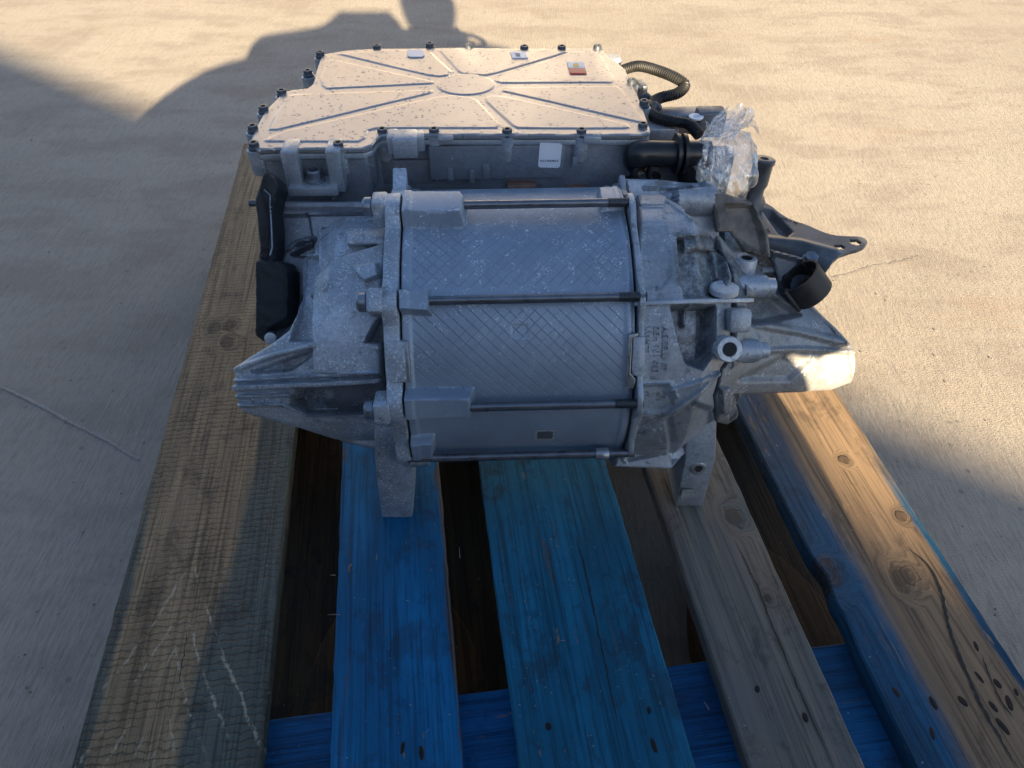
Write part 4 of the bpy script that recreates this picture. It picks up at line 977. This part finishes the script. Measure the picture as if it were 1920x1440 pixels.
# --- steel bracket with ears, post and bolt
ZB = .246
out = [(1398, 384), (1418, 374), (1444, 384), (1460, 398), (1482, 412), (1512, 421), (1540, 434), (1562, 441), (1590, 443), (1612, 443), (1625, 449), (1627, 457), (1616, 466), (1586, 474), (1568, 484), (1556, 495), (1535, 499), (1500, 482), (1470, 470), (1444, 463), (1436, 448), (1428, 424), (1410, 400)]
def bracket():
    P2 = [oz(u, v, ZB)[:2] for u, v in out]; P2 = [tuple(p) for p in smooth_poly(P2, 1)]
    holes = [(1604, 453.5, .0052, .0026), (1575, 463, .0042, .0024)]
    V, F, bd = tri_fill(P2, .0018); X, Y = V[:, 0], V[:, 1]; z = np.full(len(V), ZB)
    q = [oz(u, v, ZB)[:2] for u, v in ((1430, 392), (1448, 396), (1484, 434), (1474, 442), (1462, 438))]; z -= .007*sstep(.5-sd_poly(X, Y, q)/.004)
    q = [oz(u, v, ZB)[:2] for u, v in ((1442, 452), (1500, 458), (1560, 474))]; z += .004*sstep(.5-(sd_line(X, Y, q)-.006)/.010)
    q = [oz(u, v, ZB)[:2] for u, v in ((1440, 464), (1500, 476), (1552, 498))]; z -= .012*sstep(.5-(sd_line(X, Y, q)-.004)/.010)
    cut = np.zeros(len(V), bool)
    for u, v, rx, ry in holes:
        c = oz(u, v, ZB); d = np.hypot((X-c[0])/rx, (Y-c[1])/ry/1.6)
        cut |= d < .95
        near = (d >= .95) & (d < 1.25)
        ang_ = np.arctan2((Y-c[1])/ry/1.6, (X-c[0])/rx); X[near] = c[0]+rx*np.cos(ang_[near])*1.0; Y[near] = c[1]+ry*1.6*np.sin(ang_[near])
    F2 = [f for f in F if not any(cut[i] for i in f)]; cnt = {(f[i], f[(i+1) % 3]) for f in F2 for i in range(3)}
    bd = [e for e in cnt if (e[1], e[0]) not in cnt]
    used = sorted({i for f in F2 for i in f}); mp = {k: i for i, k in enumerate(used)}
    F2 = [[mp[i] for i in f] for f in F2]; bd = [(mp[a], mp[b]) for a, b in bd]
    up = np.column_stack([X, Y, z])[used]; shell('steel_bracket', V[used], F2, bd, up, up-[0, 0, .0032], M['steel'], unit, 40)
bracket()
# folded-down front web of the bracket and its lobe behind the clip
w0 = [oz(u, v, ZB-.004) for u, v in ((1438, 466), (1470, 474), (1510, 488), (1540, 500), (1554, 498))]
yv = oz(1500, 484, ZB)[1]-.006
P = [oy(u, v, yv) for u, v in ((1434, 440), (1440, 464), (1470, 472), (1512, 482), (1548, 494), (1556, 498), (1540, 512), (1500, 520), (1490, 560), (1476, 560), (1464, 545), (1458, 515), (1448, 485))]
relief('bracket_web', [(1432, 446), (1440, 466), (1470, 474), (1512, 484), (1548, 496), (1558, 500), (1544, 514), (1510, 524), (1494, 562), (1476, 562), (1464, 547), (1458, 515), (1448, 485)], lambda a, b: np.full(a.shape, .0515), [('line', [(1446, 472), (1500, 486), (1552, 502)], .004, .003, .004)], .046, M['steel'], unit, .002, .0015)
lathe('bracket_bolt', [(.0078, -.002), (.0080, 0), (.0080, .0012), (.0062, .0016), (.0062, .0075), (.0054, .0084), (.003, .0085)], abh(*to_ab(1516, 490, lambda a, b: np.full(a.shape, .05)), .051), (0, -.35, .93), M['boltg'], unit, 6)
pst = oz(1432, 303, .292)
post = lathe('bracket_post', [(.0100, -.085), (.0095, -.04), (.0074, -.035), (.0074, -.026), (.0092, -.022), (.0092, -.003), (.0105, -.001), (.0105, .002), (.009, .003), (.004, .003), (.0036, -.002)], pst, (.05, .1, 1), M['steel'], unit)
lathe('post_foot', [(.0135, -.05), (.0135, -.012), (.011, -.008)], pst-np.array([.001, .0, .028]), (.1, 0, 1), M['steel'], unit)
# stamped letters on the bracket
for txt, u, v, a in (('05L', 1437, 432, -42), ('6X11 N', 1478, 414, -40), ('TL', 1420, 408, -42)):
    me = text_me(txt, .0052, .0003); o = link('stamped_lettering', me, M['boltd'], unit, 0); o.location = oz(u, v, ZB+.0003); o.rotation_euler = (0, 0, R(a))
# heat shield sheet in front of the bracket
sh = [(1322, 362), (1360, 362), (1400, 378), (1416, 384), (1424, 398), (1430, 412), (1440, 434), (1444, 456), (1446, 482), (1400, 470), (1376, 432), (1348, 432), (1340, 392)]
relief('shield_sheet', sh, lambda a, b: .078-.1*np.maximum(0, b)+0*a, [('add', [(1360, 384), (1412, 386), (1430, 440), (1436, 480), (1376, 440)], -.007, .004)], .06, M['dusty'], unit, .002, .002)
zs = .270
P = smooth_poly([oz(u, v, zs) for u, v in ((1314, 370), (1322, 360), (1352, 360), (1398, 374), (1412, 380), (1406, 384), (1370, 383), (1330, 382))], 1)
prism('shield_tab', P, (0, 0, -.003), M['dusty'], unit, .0006)
lathe('shield_bolt', [(.0098, -.001), (.0100, .0006), (.0098, .002), (.0068, .0026), (.0068, .0092), (.006, .0102), (.003, .0103)], oz(1342, 371, zs), (0, 0, 1), M['steel'], unit, 12)
# plate with etched square behind the bolts
box('data_plate', oy(1440, 520, -.006), (.016, .004, .020), M['castg'], unit, .001)
box('marking_field', oy(1442, 520, -.0086), (.0095, .001, .0105), M['laserd'], unit, 0)
box('marking_field', oy(1288, 926, -.0985), (.011, .0006, .0135), M['laser'], unit, 0)
box('dark_casing_fill', pp(1285, 322, .030), (.085, .02, .045), M['castd'], unit, .002)  # dark casing block added so no bright ground shows below the pipe
# --- oval black plastic clip
def clip():
    c = abh(*to_ab(1512, 534, lambda a, b: np.full(a.shape, .062)), .062); ax = Vector(-.66*Xv+.66*Bv+.36*Nv).normalized()      # towards the opening: left/front
    ex = Vector(.77*Xv+.64*Bv); ex = (ex-ax*ex.dot(ax)).normalized(); ey = ax.cross(ex)
    n = 56; V, F = [], []; A, B, L, t = .0165, .0135, .025, .0018
    c = Vector(c)
    # opening looks to the upper left: wall of an oval tube seen from outside
    prof = [(1, 0), (1, 1), (0, 1), (0, 0)]
    for (o_, l_) in prof:
        for k in range(n):
            a = 2*math.pi*k/n; ra, rb = (A+t*o_), (B+t*o_)
            V.append(c+ex*(ra*math.cos(a))+ey*(rb*math.sin(a))+ax*(L*(l_-.5)))
    for i in range(4):
        j = (i+1) % 4
        for k in range(n): F.append((i*n+k, i*n+(k+1) % n, j*n+(k+1) % n, j*n+k))
    o = pydata('clip_ring', V, F, M['clip'], unit, 35)
    bm = bmesh.new(); bm.from_mesh(o.data); bmesh.ops.recalc_face_normals(bm, faces=bm.faces); bm.to_mesh(o.data); bm.free()
    place('added_clip_disc', lathe_me('added_clip_disc', [(.0125, 0), (.0125, .002)], 28), c-ax*L*.42, ax, M['clip'], o)  # disc added at the back to keep the inside of the ring dark
    for k in (.12, .30, .52): 
        a = 2*math.pi*k; p = c+ex*((A+t)*math.cos(a))+ey*((B+t)*math.sin(a))
        rm = Matrix((ex, ey, ax)).transposed()
        box('clip_rib', p, (.005, .0035, L*1.06), M['clip'], o, .0006, rm)
clip()

# ================================================================== PLASTIC BAG tied over the pipe end
def bag():
    ax = [oy(1372, 372, .072), oy(1368, 345, .068), oy(1366, 318, .070), oy(1362, 290, .074), oy(1354, 266, .078), oy(1350, 254, .080), oy(1358, 240, .084), oy(1372, 226, .088), oy(1384, 212, .092)]
    rad = [.004, .022, .0305, .0300, .0185, .0100, .0130, .0165, .0140]
    path = catmull(ax, 14); m = len(path); rr = [np.interp(i/14, range(len(rad)), rad) for i in range(m)]; n = 120; V, F = [], []
    for i, p in enumerate(path):
        s = i/14; nk = math.exp(-((s-5)/1.3)**2)
        for k in range(n):
            a = 2*math.pi*k/n
            f = noise.noise((math.cos(a)*1.6, math.sin(a)*1.6, s*.5))*.22+noise.noise((math.cos(a)*4, math.sin(a)*4, s*.35+9))*.12*(1+1.6*nk)
            f += -.16*max(0, .5-abs(noise.noise((math.cos(a)*3+4, math.sin(a)*3, s*.6)))*4)
            f += .10*math.sin(a*9+3.0*noise.noise((s*.5, 1, math.cos(a))))*(.12+1.1*nk+.7*(s > 5.5))
            q = rr[i]*(1+f)
            fl = .85 if s < 5 else (.55 if s > 6 else .75)
            top = 0 if s < 7 else (s-7)*.010*noise.noise((math.cos(a)*1.6, math.sin(a)*1.6, 3))
            V.append(np.array(p)+q*math.cos(a)*Xv+q*math.sin(a)*np.array([0, .78, .62])*fl+top*np.array([.4, 0, 1.]))
    for i in range(m-1):
        for k in range(n): F.append((i*n+k, i*n+(k+1) % n, (i+1)*n+(k+1) % n, (i+1)*n+k))
    # loose torn corners at the neck
    def flap(px, w):
        k0 = len(V); P = catmull([oy(u, v, .084) for u, v in px], 6)
        for j, p in enumerate(P):
            ww = w*(1-.5*j/len(P))*(1+.5*noise.noise((j*.8, w*900, 0)))
            V.append(p+[0, .004*noise.noise((j*.5, 1, 2)), ww]); V.append(p+[.002*noise.noise((j, 5, 5)), -.004, 0]); V.append(p+[0, .003*noise.noise((j*.9, 4, 2)), -ww])
        for j in range(len(P)-1):
            b = k0+3*j; F.extend([(b, b+1, b+4, b+3), (b+1, b+2, b+5, b+4)])
    flap(((1352, 256), (1372, 248), (1392, 236), (1412, 232), (1422, 246)), .0045)
    flap(((1350, 254), (1338, 248), (1328, 240), (1322, 232)), .0060)
    flap(((1356, 250), (1378, 228), (1392, 214), (1398, 206)), .0070)
    base = np.array(oy(1366, 318, .070)); wl = Vector(_rz(MA, base)+ML)
    V2 = [_rz(MA, np.array(v)-base) for v in V]
    o = pydata('plastic_bag', V2, F, M['film'], None, 60, wl)
    tag(o, 'crumpled clear plastic bag tied over the end of the black coolant pipe', 'plastic bag')
bag()

# ================================================================== WHAT STANDS OUTSIDE THE FRAME (casts the shade, one added building reflects in the cover)
def person():
    root = thing('person', 'crouching photographer in dark clothes whose shadow falls over the drive unit', 'person', (.22, -.42, 0))
    J = {'pel': (.22,-.50,.30), 'wai': (.22,-.46,.46), 'che': (.21,-.38,.66), 'nec': (.22,-.33,.80), 'hd0': (.23,-.30,.88), 'hd1': (.235,-.285,.955),
         'ls': (.03,-.34,.75), 'coa': (-.07,-.36,.55), 'cob': (-.29,-.23,.615), 'coc': (-.44,-.20,.575), 'coe': (-.57,-.20,.475), 'le': (-.32,-.17,.70), 'lw': (-.13,-.09,.725), 'lh': (-.085,-.06,.745), 'lf': (-.05,-.05,.785),
         'rs': (.415,-.34,.722), 're': (.42,-.22,.58), 'rw': (.10,-.10,.70), 'rh': (.055,-.065,.735), 'rf': (.02,-.055,.785),
         'cod': (.33,-.37,.54), 'coh': (.385,-.34,.61), 'lhip': (.10,-.50,.29), 'lk': (-.45,-.12,.555), 'la': (-.30,-.36,.09), 'lt': (-.36,-.22,.05),
         'rhip': (.33,-.50,.29), 'rk': (.41,-.16,.41), 'ra': (.36,-.34,.09), 'rt': (.38,-.20,.05)}
    E = [('pel','wai'),('wai','coa'),('coa','cob'),('wai','cod'),('cob','coc'),('coc','coe'),('cod','coh'),('wai','che'),('che','nec'),('nec','hd0'),('hd0','hd1'),('che','ls'),('ls','le'),('le','lw'),('lw','lh'),('lh','lf'),('che','rs'),('rs','re'),('re','rw'),('rw','rh'),('rh','rf'),('pel','lhip'),('lhip','lk'),('lk','la'),('la','lt'),('pel','rhip'),('rhip','rk'),('rk','ra'),('ra','rt')]
    Rd = {'pel': .15, 'wai': .15, 'che': .16, 'nec': .055, 'hd0': .098, 'hd1': .098, 'ls': .085, 'le': .075, 'lw': .045, 'lh': .052, 'lf': .05, 'rs': .075, 're': .052, 'rw': .038, 'rh': .048, 'rf': .05,
          'cod': .15, 'coa': .19, 'cob': .155, 'coc': .125, 'coe': .10, 'coh': .08, 'lhip': .12, 'lk': .10, 'la': .045, 'lt': .04, 'rhip': .095, 'rk': .068, 'ra': .045, 'rt': .04}
    ks = list(J); o_ = Vector((.22, -.42, 0))
    me = bpy.data.meshes.new('body'); me.from_pydata([Vector(J[k])-o_ for k in ks], [(ks.index(a), ks.index(b)) for a, b in E], []); me.materials.append(M['cloth'])
    o = bpy.data.objects.new('body', me); C.objects.link(o); o.parent = root
    md = o.modifiers.new('skin', 'SKIN'); md.use_smooth_shade = True
    for k, sv in zip(ks, me.skin_vertices[0].data): sv.radius = (Rd[k], Rd[k]); sv.use_root = (k == 'pel')
    o.modifiers.new('sub', 'SUBSURF').levels = 2; o.modifiers['sub'].render_levels = 2
    bm = bmesh.new(); bmesh.ops.create_uvsphere(bm, u_segments=20, v_segments=12, radius=1); bmesh.ops.scale(bm, vec=(.108, .12, .09), verts=bm.verts); bmesh.ops.translate(bm, vec=Vector((.235, -.30, .985))-o_, verts=bm.verts)
    frombm('hair', bm, M['hair'], root, 60)
    for s, hx in ((-1, -.085), (1, .050)):
        for f in range(4):
            z = .775-.014*f; sweep('finger', [Vector((hx+.02*s, -.055, z))-o_, Vector((hx, -.030, z))-o_, Vector((hx-.02*s, -.022, z-.002))-o_], lambda L, i: .0085-.001*i, M['skin'], root, 8)
        sweep('thumb', [Vector((hx, -.065, .745))-o_, Vector((hx-.02*s, -.050, .757))-o_, Vector((hx-.035*s, -.036, .765))-o_], lambda L, i: .010-.001*i, M['skin'], root, 8)
    ph = thing('phone', 'dark slab phone held up in the hands of the crouching photographer', 'phone', (-.018, -.027, .757), 0)
    frombm('phone_body', box_bm((0, 0, 0), (.148, .008, .070), Matrix.Rotation(R(-43.9), 3, 'X')), M['plastic'], ph, bevel=.002)
person()
def building(name, label, p0, p1, h, depth, mat):
    p0, p1 = Vector((*p0, 0)), Vector((*p1, 0)); d = (p1-p0); L = d.length; a = math.atan2(d.y, d.x)
    r = thing(name, label, 'building', tuple(p0), a)                  # local x along the wall, local -y towards the yard
    box('wall', (L/2, depth/2, h/2), (L, depth, h), mat, r, 0)
    box('roof', (L/2, depth/2, h+.06), (L+.3, depth+.3, .12), M['roof'], r, .01)
    for k in range(int(L/4)):
        w = box('window', (2+4*k, -.02, h*.62), (1.2, .06, .8), M['steel'], r, .01); box('pane', (2+4*k, -.055, h*.62), (1.1, .012, .7), M['glass'], w, 0)
    dd = box('door', (L-1.2, -.02, 1.0), (.95, .06, 2.0), M['steel'], r, .01); box('handle', (L-1.55, -.07, 1.0), (.12, .03, .03), M['bolt'], dd, .004)
# the roof edge whose shadow crosses the yard: ground line through (-.91,1.79) and (.60,.63)
hB = 2.2; sh_ = hB/math.tan(SUN_EL); sx, sy = -math.sin(SUN_AZ), -math.cos(SUN_AZ)
e0 = Vector((-.91-sx*sh_, 1.79-sy*sh_)); e1 = Vector((.60-sx*sh_, .70-sy*sh_)); dv = (e1-e0).normalized(); nn = Vector((-dv.y, dv.x))
q0, q1 = e0-dv*14-nn*.15, e0+dv*14-nn*.15
building('storage_building', 'low grey storage building whose roof edge shades the near half of the yard', (q1.x, q1.y), (q0.x, q0.y), hB-.12, 5, M['walld'])
building('reflection_building', 'added cream building out of view, reflected warm in the inverter cover', (-6, 12), (8, 12.8), 6.2, 8, M['wallw'])  # unseen building added to give the cover its warm reflection
